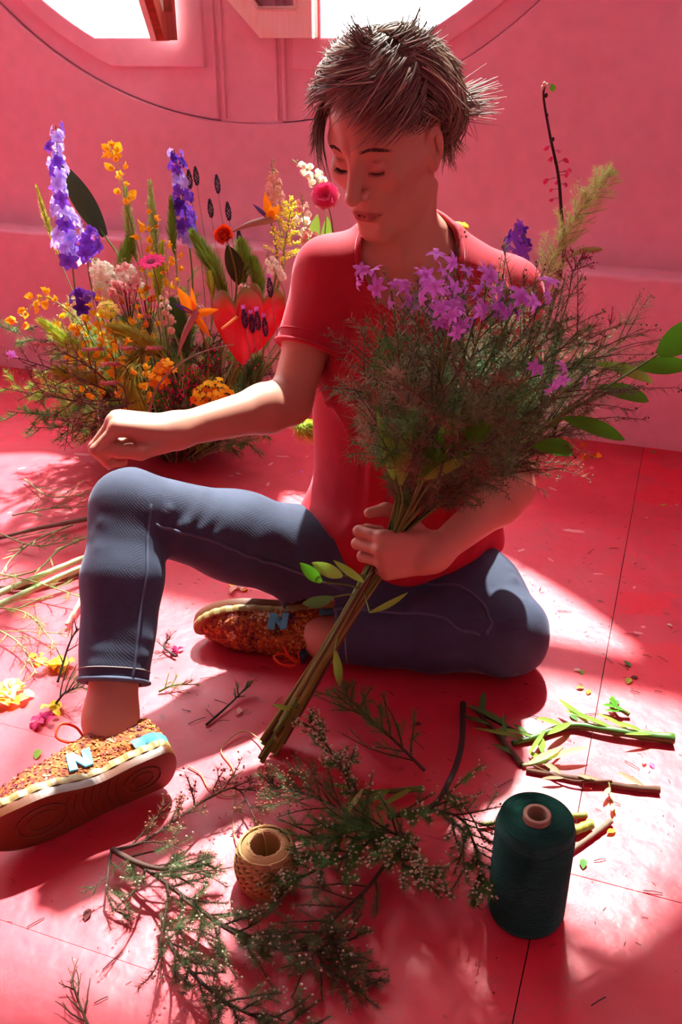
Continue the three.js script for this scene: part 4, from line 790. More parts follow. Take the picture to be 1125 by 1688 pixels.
function larkspur(label, path, from, mats, count, seed, size = 1, geos = FLORET, group) {
  size *= 1.28;
  const o = plant('larkspur', label, 'flower', path, group), g = rng(seed); stem(o, 0.0026, stemMat.green);
  for (let k = 0; k < count; k++) { const t = from + (1 - from) * (k + g() * 0.6) / count, a = k * 2.4 + g() * 0.6, d = around(o.dir(t), a), r = (0.005 + g() * 0.019) * size * (1.15 - 0.6 * (t - from) / (1 - from)); const m = mesh('floret', geos[k % geos.length], mats[Math.floor(g() * mats.length)], o); aim(m, o.at(t).addScaledVector(d, r), d.addScaledVector(o.dir(t), 0.25), g() * 6, size * (1.15 - 0.5 * (t - from) / (1 - from))); }
  return o;
}
function broom(label, path, from, count, mats, seed, { size = 1, group, leaf = leafMat.sage } = {}) {     // wiry sprig with pea flowers
  const o = plant('broom_sprig', label, 'flower', path, group), g = rng(seed); stem(o, 0.0018, stemMat.pale);
  for (let k = 0; k < count; k++) { const t = from + (1 - from) * (k + g() * 0.7) / count, d = around(o.dir(t), k * 2.4 + g()); const m = mesh('blossom', PEA[k % 3], mats[Math.floor(g() * mats.length)], o); aim(m, o.at(t).addScaledVector(d, 0.005 + g() * 0.008), d.addScaledVector(o.dir(t), 0.5 + g() * 0.6), g() * 6, size * (1.05 + g() * 0.6)); }
  const b = new Build(); for (let k = 0; k < count * 5; k++) { const t = from * 0.4 + (1 - from * 0.4) * g(), d = around(o.dir(t), g() * 6.28); b.blade(o.at(t), d.addScaledVector(o.dir(t), 0.6), 0.008 + g() * 0.008, 0.0016, o.dir(t), 0.5, undefined, 2); } mesh('leaves', b.geo(), leaf, o);
  return o;
}
function snapdragon(label, path, from, count, mats, seed, { size = 1, group } = {}) {
  const o = plant('snapdragon', label, 'flower', path, group), g = rng(seed); stem(o, 0.0024, stemMat.pale);
  for (let k = 0; k < count; k++) { const f = (k + g() * 0.5) / count, t = from + (1 - from) * f, d = around(o.dir(t), k * 2.4 + g() * 0.5), s = size * 1.2 * (1.2 - 0.75 * f); const m = mesh(f > 0.75 ? 'bud' : 'bloom', f > 0.75 ? BUDS : SNAP[k % 2], f > 0.8 ? budMat.green : mats[Math.floor(g() * mats.length)], o); aim(m, o.at(t).addScaledVector(d, 0.006 * s), d.addScaledVector(o.dir(t), 0.35), g() * 6, s); }
  return o;
}
function lavender(label, path, mat, seed, { size = 1, group, tuft } = {}) {
  const o = plant('lavender', label, 'flower', path, group), g = rng(seed); stem(o, 0.0013, stemMat.grey);
  const b = new Build(), d = o.dir(1), top = o.at(1); for (let k = 0; k < 46; k++) { const t = k / 46, a = k * 2.4, r = 0.0052 * size * Math.sin(Math.PI * (0.15 + t * 0.8)); b.blob(top.clone().addScaledVector(d, (t - 0.6) * 0.036 * size).addScaledVector(around(d, a), r), 0.0021 * size, 0.0028 * size, 0.0021 * size, 0); } mesh('head', b.geo(), mat, o);
  if (tuft) { const q = new Build(); for (let k = 0; k < 5; k++) q.blade(top.clone().addScaledVector(d, 0.013 * size), d.clone().addScaledVector(around(d, k * 1.26), 0.5), 0.011 * size, 0.0028 * size, around(d, k), 0.3, undefined, 3); mesh('tuft', q.geo(), tuft, o); }
  const l = new Build(); for (let k = 0; k < 12; k++) { const t = g() * 0.7; l.blade(o.at(t), around(o.dir(t), g() * 6).addScaledVector(o.dir(t), 1.2), 0.016, 0.0013, o.dir(t), 0.3, undefined, 2); } mesh('leaves', l.geo(), leafMat.sage, o);
  return o;
}
function cluster(name, label, path, count, spread, size, mats, seed, { group, geos = FLORET, flat = 0.7, sm = stemMat.green, category = 'flower' } = {}) {   // many small flowers on one stem
  const o = plant(name, label, category, path, group), g = rng(seed); stem(o, 0.002, sm);
  const c = o.at(1), d = o.dir(1), tw = new Build();
  for (let k = 0; k < count; k++) { const a = k * 2.4, r = Math.sqrt((k + 0.5) / count) * spread, p = c.clone().addScaledVector(around(d, a), r).addScaledVector(d, (g() - 0.5) * spread * flat - r * 0.3); tw.tube([o.at(0.75), p], 0.0007, 4); const m = mesh('floret', geos[k % geos.length], mats[Math.floor(g() * mats.length)], o); aim(m, p, p.clone().sub(o.at(0.72)).add(V(0, 0.01, 0.015)), g() * 6, size * (0.75 + g() * 0.5)); }
  mesh('twigs', tw.geo(), sm, o);
  return o;
}
function spray(name, label, path, mat, sm, seed, { twigs = 9, len = 0.09, n = 60, budM, buds = 0, group, needle = 0.009, category = 'branch', thick = 0.0007, r = 0.0022, from = 0.15, lift = 0.5, ground = null } = {}) {   // branch with side twigs set with fine needles, buds on the twigs
  const o = plant(name, label, category, path, group), g = rng(seed); stem(o, r, sm);
  const fo = new Build(), bb = new Build(), oy = o.position.y;
  const dress = (pts, dens) => { const L = pts.length; for (let k = 0; k < dens; k++) { const f = g() * (L - 1), i = Math.min(L - 2, Math.floor(f)), p = pts[i].clone().lerp(pts[i + 1], f - i), d = pts[i + 1].clone().sub(pts[i]).normalize(); fo.blade(p, around(d, g() * 6.283).addScaledVector(d, 0.9 + g() * 0.5), needle * (0.6 + g() * 0.7), thick, d, 0.3, undefined, 1, 0.1); } };
  dress(o.path.slice(Math.floor(from * 28)), n);
  for (let k = 0; k < twigs; k++) {
    const t = from + (1 - from) * (k + 0.3 + g() * 0.6) / twigs, p = o.at(t), d = o.dir(t), s = around(d, k * 2.6 + g() * 1.2); if (ground !== null) s.y = Math.abs(s.y) * lift;
    const l = len * (0.5 + g() * 0.8) * (1.1 - t * 0.55), pts = []; let q = p.clone(), v = d.clone().addScaledVector(s, 0.8 + g() * 0.5).normalize();
    for (let j = 0; j <= 5; j++) { if (ground !== null) q.y = Math.max(q.y, ground - oy + 0.003 + g() * 0.004); pts.push(q.clone()); v.add(V(g() - 0.5, (g() - 0.5) * 0.6 + (ground !== null ? -0.06 : 0.04), g() - 0.5).multiplyScalar(0.35)).normalize(); q.addScaledVector(v, l / 5); }
    const b = new Build(); b.tube(pts, (u) => r * 0.5 * (1 - u * 0.7) + 0.0002, 4); mesh('twig', b.geo(), sm, o); dress(pts, n);
    for (let m = 0; m < 2; m++) { const i = 1 + Math.floor(g() * 3), e = pts[i].clone(), w = pts[i + 1].clone().sub(e).normalize().addScaledVector(around(v, g() * 6), 0.7).normalize(), sub = [e, e.clone().addScaledVector(w, l * 0.2), e.clone().addScaledVector(w, l * 0.36).add(V(0, (g() - 0.4) * 0.006, 0))]; if (ground !== null) for (const z of sub) z.y = Math.max(z.y, ground - oy + 0.003); fo.tube(sub, 0.0006, 3); dress(sub, Math.ceil(n * 0.4)); if (budM) for (let c = 0; c < buds * 0.4; c++) bb.blob(sub[2].clone().add(V(g() - 0.5, g() - 0.3, g() - 0.5).multiplyScalar(0.012)), 0.0015 + g() * 0.0009, 0.0018 + g() * 0.0008, 0.0015 + g() * 0.0008, 0); }
    if (budM) for (let c = 0; c < buds; c++) { const i = 2 + Math.floor(g() * 3.99); bb.blob(pts[Math.min(5, i)].clone().add(V(g() - 0.5, g() - 0.2, g() - 0.5).multiplyScalar(0.013)), 0.0016 + g() * 0.001, 0.002 + g() * 0.0009, 0.0016 + g() * 0.0009, 0); }
  }
  stuff(mesh('needles', fo.geo(), mat, o)); if (budM && bb.n) stuff(mesh('buds', bb.geo(), budM, o));
  return o;
}
function bladeLeaf(parent, name, mat, base, dir, len, w, nrm, bend, seg = 10, cup = 0.3) { const b = new Build(); b.blade(V(...base), V(...dir), len, w, V(...nrm), bend, (t) => Math.pow(Math.sin(Math.PI * Math.min(1, 0.06 + t * 0.93)), 0.75), seg, cup); return mesh(name, b.geo(), mat, parent); }

// ---------------------------------------------------------------- the flower arrangement on the floor by the wall
const HEART = [-0.445, 0.1, -2.33];
const low = (p, k = 0.5) => [HEART[0] + (p[0] - HEART[0]) * k * 0.4, 0.012, HEART[2] + (p[2] - HEART[2]) * k * 0.6];
const rooted = (...pts) => [low(pts[0]), ...pts];                 // a stem that rises from the heart of the arrangement

larkspur('tall lilac larkspur spike at the far left, lit white by the sun', rooted([-0.66, 0.368, -2.36], [-0.671, 0.503, -2.37], [-0.68, 0.66, -2.38], [-0.673, 0.814, -2.39]), 0.5, [petal.lilac, petal.lilac, petal.lilac, petal.violet], 46, 1, 1.2);
larkspur('deep purple larkspur spike in the middle of the arrangement', rooted([-0.373, 0.43, -2.36], [-0.375, 0.547, -2.37], [-0.384, 0.662, -2.37], [-0.395, 0.762, -2.37]), 0.52, [petal.violet, petal.deep, petal.lilac, petal.violet], 34, 2, 1.05);
larkspur('short violet larkspur sprig leaning right of the tall lilac spike', rooted([-0.619, 0.452, -2.33], [-0.606, 0.592, -2.32]), 0.78, [petal.violet, petal.lilac], 9, 3, 1.2);
larkspur('few violet larkspur florets low down beside the white snapdragon', rooted([-0.611, 0.34, -2.24], [-0.612, 0.471, -2.2]), 0.85, [petal.deep, petal.violet], 6, 4, 1.1);
{
  const o = plant('strelitzia_leaf', 'large dark paddle leaf leaning left behind the flowers', 'leaf', rooted([-0.551, 0.457, -2.44], [-0.617, 0.577, -2.45], [-0.669, 0.679, -2.45])); stem(o, 0.004, stemMat.green, 0.75);
  bladeLeaf(o, 'leaf', leafMat.deep, arr(o.at(0.58)), arr(o.at(0.98).sub(o.at(0.6))), 0.2, 0.027, [0.25, 0.25, 1], -0.12, 14, 0.25);
}
plume('thin olive foxtail frond left of the lilac larkspur', rooted([-0.686, 0.42, -2.4], [-0.73, 0.567, -2.42], [-0.748, 0.672, -2.42]), 0.012, leafMat.olive, 21, { n: 420, from: 0.5 });
plume('pale upright foxtail frond under the tallest yellow broom sprig', rooted([-0.496, 0.445, -2.36], [-0.513, 0.549, -2.36], [-0.518, 0.677, -2.36]), 0.02, leafMat.sage, 22, { n: 700, from: 0.5 });
plume('pale upright foxtail frond second from the yellow broom sprig', rooted([-0.458, 0.458, -2.37], [-0.459, 0.562, -2.37], [-0.461, 0.686, -2.38]), 0.018, leafMat.sage, 23, { n: 650, from: 0.5 });
plume('narrow green foxtail frond just left of the purple larkspur', rooted([-0.408, 0.462, -2.35], [-0.409, 0.567, -2.34], [-0.406, 0.655, -2.34]), 0.017, leafMat.mid, 24, { n: 600, from: 0.5 });
plume('broad green foxtail frond left of the orange ranunculus', rooted([-0.27, 0.367, -2.25], [-0.299, 0.5, -2.25], [-0.347, 0.589, -2.26]), 0.028, leafMat.mid, 25, { n: 1100, from: 0.42 });
plume('short lime foxtail frond above the red anthurium', rooted([-0.305, 0.42, -2.22], [-0.309, 0.506, -2.22]), 0.016, leafMat.lime, 26, { n: 420, from: 0.6 });
plume('sunlit lime foxtail frond curving out to the left', rooted([-0.549, 0.291, -2.2], [-0.624, 0.338, -2.17], [-0.697, 0.41, -2.15]), 0.026, leafMat.lime, 27, { n: 1100, from: 0.35 });
plume('olive foxtail frond curling left over the pink bottlebrush', rooted([-0.401, 0.292, -2.15], [-0.462, 0.381, -2.1], [-0.518, 0.415, -2.08]), 0.028, leafMat.olive, 28, { n: 1000, from: 0.35 });
plume('yellow green foxtail frond hanging down to the floor', [[-0.439, 0.364, -2.16], [-0.474, 0.33, -2.08], [-0.472, 0.271, -2.04], [-0.461, 0.228, -2.03]], 0.034, leafMat.olive, 29, { n: 1000, from: 0.1 });
plume('bright lime foxtail tuft low behind the shirt', rooted([-0.134, 0.189, -2.1], [-0.087, 0.197, -2.02], [-0.058, 0.203, -1.98]), 0.028, leafMat.lime, 30, { n: 800, from: 0.3 });
plume('green foxtail frond behind the red anthurium pair', rooted([-0.255, 0.395, -2.26], [-0.234, 0.507, -2.28], [-0.237, 0.564, -2.28]), 0.026, leafMat.mid, 31, { n: 700, from: 0.45 });

plume('upright lime foxtail frond behind the pink gerbera', rooted([-0.452, 0.384, -2.3], [-0.447, 0.457, -2.31], [-0.435, 0.55, -2.32]), 0.022, leafMat.lime, 431, { n: 700, from: 0.45 });
plume('leafy green foxtail frond rising behind the white snapdragon', rooted([-0.565, 0.379, -2.32], [-0.543, 0.48, -2.34], [-0.519, 0.558, -2.35]), 0.026, leafMat.mid, 432, { n: 800, from: 0.4 });
plume('green foxtail frond between goldenrod and broad green frond', rooted([-0.211, 0.38, -2.26], [-0.201, 0.466, -2.27], [-0.209, 0.524, -2.27]), 0.026, leafMat.mid, 433, { n: 700, from: 0.4 });
plume('olive foxtail frond spreading left under the golden broom', rooted([-0.535, 0.257, -2.12], [-0.606, 0.301, -2.08], [-0.651, 0.322, -2.06]), 0.024, leafMat.olive, 434, { n: 800, from: 0.35 });
plume('olive foxtail frond low in front of the magenta heath', rooted([-0.365, 0.219, -2.02], [-0.312, 0.247, -1.95], [-0.253, 0.254, -1.93]), 0.022, leafMat.olive, 435, { n: 700, from: 0.3 });
plume('dark green foxtail frond in the middle of the arrangement', rooted([-0.371, 0.307, -2.2], [-0.38, 0.381, -2.2], [-0.397, 0.44, -2.2]), 0.03, leafMat.heatherGreen, 436, { n: 900, from: 0.3 });
plume('dark green foxtail frond under the red anthurium', rooted([-0.234, 0.204, -2.1], [-0.212, 0.282, -2.05], [-0.189, 0.34, -2.05]), 0.03, leafMat.heatherGreen, 437, { n: 900, from: 0.3 });

broom('tallest yellow broom sprig, with a bare tip', rooted([-0.48, 0.435, -2.34], [-0.51, 0.608, -2.35], [-0.526, 0.72, -2.35], [-0.543, 0.776, -2.35]), 0.55, 14, [petal.yellow, petal.orange], 41, { size: 1.1 });
broom('yellow broom sprig pointing left, lowest of the sunlit tips', rooted([-0.642, 0.405, -2.22], [-0.702, 0.454, -2.2], [-0.769, 0.392, -2.19]), 0.5, 12, [petal.yellow, petal.orange], 42, { size: 1.1 });
{
  const spots = [[-0.462, 0.647, -2.33], [-0.482, 0.6, -2.3], [-0.447, 0.626, -2.31], [-0.418, 0.567, -2.28], [-0.545, 0.416, -2.18], [-0.592, 0.425, -2.2], [-0.632, 0.383, -2.17], [-0.658, 0.437, -2.24], [-0.563, 0.369, -2.14], [-0.5, 0.427, -2.14], [-0.517, 0.344, -2.08], [-0.6, 0.317, -2.12], [-0.457, 0.483, -2.2], [-0.581, 0.473, -2.24], [-0.672, 0.411, -2.2], [-0.501, 0.468, -2.2], [-0.577, 0.471, -2.16], [-0.599, 0.432, -2.12], [-0.531, 0.408, -2.08], [-0.493, 0.4, -2.06], [-0.618, 0.36, -2.1], [-0.462, 0.451, -2.1], [-0.447, 0.349, -2.02], [-0.39, 0.554, -2.26]];
  spots.forEach((p, k) => broom('golden broom sprig among the foxtail fronds on the left of the arrangement', rooted([p[0] * 0.8 + HEART[0] * 0.2, p[1] * 0.6, p[2] - 0.03], p), 0.55, 9, k % 3 ? [petal.yellow, petal.orange] : [petal.orange, petal.amber], 50 + k, { size: 0.95, group: 'golden broom sprigs' }));
}
[[[-0.362, 0.702, -2.36]], [[-0.347, 0.708, -2.37]], [[-0.296, 0.691, -2.36]], [[-0.312, 0.64, -2.33]], [[-0.27, 0.633, -2.33]], [[-0.245, 0.571, -2.32]]].forEach(([p], k) => lavender('dark seed-head lavender stem standing behind the orange ranunculus', rooted([p[0] + 0.015, p[1] * 0.5, p[2]], p), budMat.dark, 80 + k, { size: 1.15, group: 'dark lavender stems' }));
[[[-0.215, 0.446, -2.06]], [[-0.199, 0.435, -2.06]], [[-0.185, 0.444, -2.05]], [[-0.169, 0.43, -2.05]], [[-0.159, 0.506, -2.1]]].forEach(([p], k) => lavender('purple lavender with a bright tuft in front of the anthuriums', rooted([p[0] + 0.01, p[1] * 0.5, p[2]], p), budMat.plum, 90 + k, { size: 1.15, group: 'purple lavender stems', tuft: petal.mauve }));

{ // ranunculus
  const o = plant('ranunculus', 'orange ranunculus with a dark eye in the upper middle', 'flower', rooted([-0.252, 0.454, -2.26], [-0.259, 0.54, -2.26], [-0.27, 0.584, -2.25])); stem(o, 0.0032, stemMat.olive);
  const g = rng(6), c = o.at(1), f = V(-0.1, 0.45, 0.9).normalize();
  for (let k = 0; k < 26; k++) { const a = k * 2.4, r = 0.35 + 0.65 * k / 26, d = around(f, a), b = new Build(); b.blade(V(0, 0, 0), V(0, 0.25 + (1 - r) * 1.2, r), 0.03 * r + 0.006, 0.016 * r + 0.004, V(0, 1, -0.3), -0.9, (t) => Math.pow(Math.sin(Math.PI * Math.min(1, 0.12 + t * 0.8)), 0.6) * (1 + 0.12 * Math.sin(t * 20 + k)), 5, 0.25); const m = mesh('petal', b.geo(), petal.poppy, o); const M = new THREE.Matrix4().makeBasis(f.clone().cross(d).normalize(), f, d); m.quaternion.setFromRotationMatrix(M); m.position.copy(c).addScaledVector(f, 0.004 * (1 - r) + (g() - 0.5) * 0.002); }
  const e = new Build(); for (let k = 0; k < 20; k++) e.blob(c.clone().addScaledVector(f, 0.013).addScaledVector(around(f, k * 2.4), Math.sqrt(k / 20) * 0.007), 0.002, 0.003, 0.002, 0); mesh('eye', e.geo(), plain(0x2d2a16, 0.8), o);
}
const BIRD = leafy(0xf59a18, 0.4);
function strelitzia(label, path, open, beak, seed) {               // bird of paradise: beak, orange sepals, blue tongue
  const o = plant('bird_of_paradise', label, 'flower', path), c = o.at(1), g = rng(seed); stem(o, 0.004, stemMat.olive);
  const bk = V(...beak), b = new Build(), side = bk.clone().cross(V(0, 0, 1)).normalize(), pts = [c.clone().addScaledVector(bk, -0.02), c.clone(), c.clone().addScaledVector(bk, 0.05).addScaledVector(side, 0.004), c.clone().addScaledVector(bk, 0.105)];
  b.tube(curve(pts, 14), (t) => 0.0085 * Math.sin(Math.PI * (0.25 + 0.72 * t)) + 0.0005, 8); mesh('beak', b.geo(), leafy(0xa8837c, 0.1, 0.5), o);
  for (const [d, len, w] of open) { const q = new Build(); q.blade(c, V(...d), len, w, V(0.1, 0.2, 1), (g() - 0.5) * 0.3, (t) => Math.sin(Math.PI * Math.min(1, 0.2 + t * 0.79)), 8, 0.55); mesh('sepal', q.geo(), BIRD, o); }
  const t = new Build(); t.blade(c, V(...open[0][0]).multiplyScalar(0.4).add(V(-0.4, 0.1, 0.3)), 0.06, 0.005, V(0, 0.3, 1), 0.1, undefined, 6, 0.5); mesh('tongue', t.geo(), leafy(0x5a4a9a, 0.1), o);
  return o;
}
strelitzia('bird of paradise bloom with a grey pink beak pointing down, beside the red anthurium', rooted([-0.315, 0.304, -2.16], [-0.319, 0.403, -2.1], [-0.324, 0.451, -2.06]), [[[-0.45, 0.85, 0.2], 0.072, 0.013], [[0.9, 0.25, 0.25], 0.06, 0.009], [[0.55, -0.8, 0.25], 0.06, 0.008], [[-0.05, 1, 0.05], 0.065, 0.006]], [-0.42, -0.88, 0.15], 4);
strelitzia('bird of paradise bloom with a beak pointing left, above the goldenrod', rooted([-0.167, 0.444, -2.3], [-0.156, 0.561, -2.3], [-0.168, 0.616, -2.29]), [[[-0.15, 1, 0.1], 0.062, 0.011], [[0.5, 0.7, 0.3], 0.045, 0.012], [[0.1, 0.7, 0.4], 0.045, 0.01]], [-0.93, -0.28, 0.1], 5);

function anthurium(label, path, width, height, facing, seed) {
  const o = plant('anthurium', label, 'flower', path), c = o.at(1); stem(o, 0.0035, stemMat.olive);
  const b = new Build(), R = 10, S = 44, grad = (r, a) => { const up = clamp((Math.cos(a) * r - 0.25) * 1.6, 0, 1), red = [0.72, 0.018, 0.03], green = [0.16, 0.2, 0.04]; return red.map((v, k) => v + (green[k] - v) * up); };
  const heart = (a) => { const c2 = Math.cos(a), s2 = Math.sin(a); return [s2 * (0.5 + 0.13 * c2) * width, (c2 > 0 ? c2 * 0.42 * (1 - Math.pow(Math.max(0, 1 - Math.abs(s2) * 2.2), 2) * 0.55) : c2 * 0.6 * (1 - 0.0 * s2)) * height * (c2 < 0 ? 1 - 0.25 * Math.abs(s2) : 1)]; };
  for (let r = 0; r <= R; r++) for (let k = 0; k < S; k++) { const a = k / S * Math.PI * 2, f = r / R, [x, y] = heart(a); b.color(grad(f, a)); b.v(x * f, y * f, 0.012 * Math.sin(f * 2.2) * (1 + 0.2 * Math.cos(a * 2)) - 0.02 * f * f * Math.abs(Math.sin(a)) + 0.0012 * Math.sin(a * 11) * f); if (r) b.quad((r - 1) * S + k, r * S + k, r * S + (k + 1) % S, (r - 1) * S + (k + 1) % S); }
  const m = mesh('spathe', b.geo(), new THREE.MeshPhysicalMaterial({ vertexColors: true, roughness: 0.22, clearcoat: 0.6, clearcoatRoughness: 0.15, side: THREE.DoubleSide }), o); m.position.copy(c); m.rotation.set(...facing);
  const q = new Build(); q.tube(curve([[0, 0.004, 0.008], [-0.014, -0.008, 0.03], [-0.03, -0.018, 0.042]], 10), (t) => 0.0042 * (1 - t * 0.35), 8); mesh('spadix', q.geo(), plain(0xf0b45a, 0.6), m);
  return o;
}
anthurium('glossy red anthurium with a green-shouldered heart, front one of two', rooted([-0.248, 0.307, -2.15], [-0.232, 0.436, -2.08]), 0.115, 0.175, [-0.25, -0.1, 0.12], 1);
anthurium('glossy red anthurium half hidden by the sleeve, behind its twin', rooted([-0.195, 0.291, -2.2], [-0.184, 0.437, -2.13]), 0.11, 0.16, [-0.35, 0.25, -0.2], 2);
{ // gerbera
  const o = plant('gerbera', 'hot pink gerbera seen from its edge', 'flower', rooted([-0.428, 0.4, -2.24], [-0.437, 0.506, -2.22], [-0.44, 0.532, -2.21])); stem(o, 0.003, stemMat.olive); const c = o.at(1), f = V(-0.1, 0.9, 0.35).normalize();
  for (let k = 0; k < 26; k++) { const d = around(f, k * 0.2417 * 2), b = new Build(); b.blade(c, d.clone().addScaledVector(f, 0.25 + (k % 2) * 0.12), 0.034, 0.0052, f, 0.35, (t) => Math.min(1, 0.35 + t * 1.6) * Math.sqrt(Math.max(0, 1 - Math.pow(t, 6))), 5, 0.2); mesh('petal', b.geo(), petal.hot, o); }
  const e = new Build(); for (let k = 0; k < 24; k++) e.blob(c.clone().addScaledVector(f, 0.004).addScaledVector(around(f, k * 2.4), Math.sqrt(k / 24) * 0.009), 0.0022, 0.003, 0.0022, 0); mesh('disc', e.geo(), plain(0x8c0f48, 0.8), o);
}
snapdragon('white snapdragon glowing in the sun below the lilac larkspur', rooted([-0.546, 0.4, -2.24], [-0.553, 0.492, -2.22], [-0.58, 0.543, -2.21]), 0.55, 13, [petal.white], 61, { size: 1.35 });
snapdragon('pale pink snapdragon right of the white one', rooted([-0.49, 0.405, -2.22], [-0.496, 0.49, -2.2], [-0.507, 0.545, -2.2]), 0.55, 12, [petal.blush, petal.white], 62, { size: 1.25 });
snapdragon('pale pink snapdragon nodding over the magenta heath', rooted([-0.472, 0.396, -2.2], [-0.507, 0.471, -2.16], [-0.533, 0.494, -2.15]), 0.6, 9, [petal.blush], 63, { size: 1.1 });
snapdragon('tall peach snapdragon with a green budded tip left of the face', rooted([-0.139, 0.503, -2.3], [-0.155, 0.641, -2.32], [-0.161, 0.747, -2.32]), 0.6, 20, [petal.peach, petal.blush], 64, { size: 1.0 });
snapdragon('white stock sprig leaning left beside the cheek', rooted([-0.046, 0.548, -2.22], [-0.051, 0.709, -2.22], [-0.109, 0.757, -2.22]), 0.62, 13, [petal.white], 65, { size: 0.8 });
snapdragon('white stock sprig standing under the pink carnation', rooted([-0.081, 0.539, -2.2], [-0.085, 0.637, -2.18], [-0.087, 0.689, -2.18]), 0.55, 10, [petal.white, petal.blush], 66, { size: 0.8 });
snapdragon('white stock sprig low between goldenrod and shirt', rooted([-0.13, 0.45, -2.16], [-0.147, 0.526, -2.13], [-0.165, 0.573, -2.13]), 0.6, 12, [petal.white], 67, { size: 0.75 });
snapdragon('peach stock bloom beside the shoulder', rooted([-0.059, 0.52, -2.16], [-0.075, 0.626, -2.13]), 0.8, 8, [petal.peach], 68, { size: 0.9 });
snapdragon('green white budded sprig left of the upper bird of paradise', rooted([-0.378, 0.319, -2.16], [-0.398, 0.432, -2.12], [-0.401, 0.515, -2.12]), 0.55, 16, [petal.white, petal.peach], 69, { size: 0.6 });
snapdragon('cream stock sprig standing right of the short lime frond', rooted([-0.217, 0.416, -2.18], [-0.219, 0.48, -2.15], [-0.225, 0.501, -2.15]), 0.5, 8, [petal.white, petal.blush], 70, { size: 0.8 });
{
  const o = plant('goldenrod', 'bright yellow goldenrod plume lit by the sun', 'flower', rooted([-0.153, 0.468, -2.2], [-0.128, 0.58, -2.2], [-0.11, 0.67, -2.2])), g = rng(71); stem(o, 0.0022, stemMat.olive);
  const at = new Build(), br = new Build(); for (let k = 0; k < 26; k++) { const t = 0.5 + 0.5 * k / 26, p = o.at(t), d = around(o.dir(t), k * 2.4).addScaledVector(o.dir(t), 0.5).normalize(), L = 0.05 * (1.15 - (t - 0.5) * 1.7); br.tube([p, p.clone().addScaledVector(d, L * 0.6), p.clone().addScaledVector(d, L).add(V(0, -0.006, 0))], 0.0006, 4); for (let j = 0; j < 16; j++) { const u = 0.25 + 0.75 * j / 16; at.blob(p.clone().addScaledVector(d, L * u).add(V(g() - 0.5, g(), g() - 0.5).multiplyScalar(0.009)), 0.0026, 0.003, 0.0026, 0); } }
  mesh('side_stems', br.geo(), stemMat.olive, o); stuff(mesh('blossoms', at.geo(), petal.lemon, o));
}
{
  const o = plant('carnation', 'pink carnation with pale frilled edges beside the cheek', 'flower', rooted([-0.024, 0.529, -2.18], [-0.02, 0.627, -2.16], [-0.033, 0.687, -2.15])); stem(o, 0.0028, stemMat.green); const c = o.at(1), f = V(-0.15, 0.5, 0.85).normalize();
  for (let k = 0; k < 30; k++) { const r = 0.3 + 0.7 * k / 30, b = new Build(); b.blade(c, around(f, k * 2.4).multiplyScalar(r).addScaledVector(f, 1.05 - r * 0.8), 0.03, 0.012, f, 0.4, (t) => (0.3 + t * 0.9) * (1 + 0.18 * Math.sin(t * 26 + k)) * (t > 0.95 ? 0.9 : 1), 6, 0.3); mesh('petal', b.geo(), k > 18 ? petal.salmon : petal.pink, o); }
  const b = new Build(); b.tube([c.clone().addScaledVector(f, -0.018), c.clone().addScaledVector(f, 0.002)], (t) => 0.004 + t * 0.003, 8); mesh('calyx', b.geo(), stemMat.green, o);
}
[[[-0.545, 0.365, -2.06], -0.6], [[-0.476, 0.374, -2.04], 0.5], [[-0.413, 0.374, -2.04], 0.3], [[-0.504, 0.344, -2.02], -0.2], [[-0.511, 0.307, -2], 0.2], [[-0.674, 0.352, -2.14], -0.8], [[-0.448, 0.425, -2.12], 0.2]].forEach(([p, lean], k) => {
  const o = plant('bottlebrush', 'short salmon pink brush bloom near the bottom of the arrangement', 'flower', rooted([p[0] + 0.02, p[1] * 0.6, p[2] - 0.05], [p[0] + 0.02, p[1], p[2]], [p[0] - 0.02 + lean * 0.02, p[1] + 0.012, p[2] + 0.02]), 'salmon brush blooms'); stem(o, 0.0016, stemMat.brown);
  mesh('brush', needles(o.dir, o.at, { seed: 200 + k, n: 260, width: 0.009, from: 0.72, thick: 0.0012, lean: 0.5, shape: () => 1 }), petal.salmon, o);
});
[[[-0.368, 0.311, -2], 30], [[-0.332, 0.332, -2.02], 26], [[-0.381, 0.285, -1.98], 26], [[-0.324, 0.292, -1.98], 22], [[-0.279, 0.374, -2.02], 14], [[-0.489, 0.49, -2.12], 16], [[-0.446, 0.467, -2.12], 14], [[-0.201, 0.357, -2.04], 12]].forEach(([p, n], k) => cluster('heath_flower', 'magenta heath spray of tiny bells low in the arrangement', rooted([p[0], p[1] * 0.6, p[2] - 0.06], p), n, 0.034, 0.42, [petal.hot, petal.magenta, petal.pink], 300 + k, { group: 'magenta heath sprays', geos: PEA, sm: stemMat.brown }));
cluster('kalanchoe', 'large amber flower head nearest the raised forearm', rooted([-0.292, 0.223, -2.05], [-0.284, 0.293, -1.96]), 46, 0.046, 0.62, [petal.yellow, petal.orange, petal.amber], 330, { flat: 0.5 });
cluster('kalanchoe', 'small amber flower head above the drooping twig', rooted([-0.392, 0.282, -2.05], [-0.391, 0.353, -2]), 14, 0.02, 0.6, [petal.orange, petal.amber], 331);
cluster('kalanchoe', 'small amber flower head left of the twig arch', rooted([-0.404, 0.275, -2.03], [-0.404, 0.328, -1.98]), 14, 0.018, 0.6, [petal.orange, petal.amber], 332);
cluster('kalanchoe', 'yellow green flower head among the golden broom', rooted([-0.527, 0.369, -2.14], [-0.526, 0.458, -2.1]), 22, 0.022, 0.5, [petal.lemon, petal.gold], 333);
cluster('tansy', 'small yellow flower head showing over the far shoulder', [[0.26, 0.518, -2.3], [0.275, 0.568, -2.3], [0.287, 0.603, -2.3]], 18, 0.017, 0.5, [petal.yellow, petal.lemon], 334);
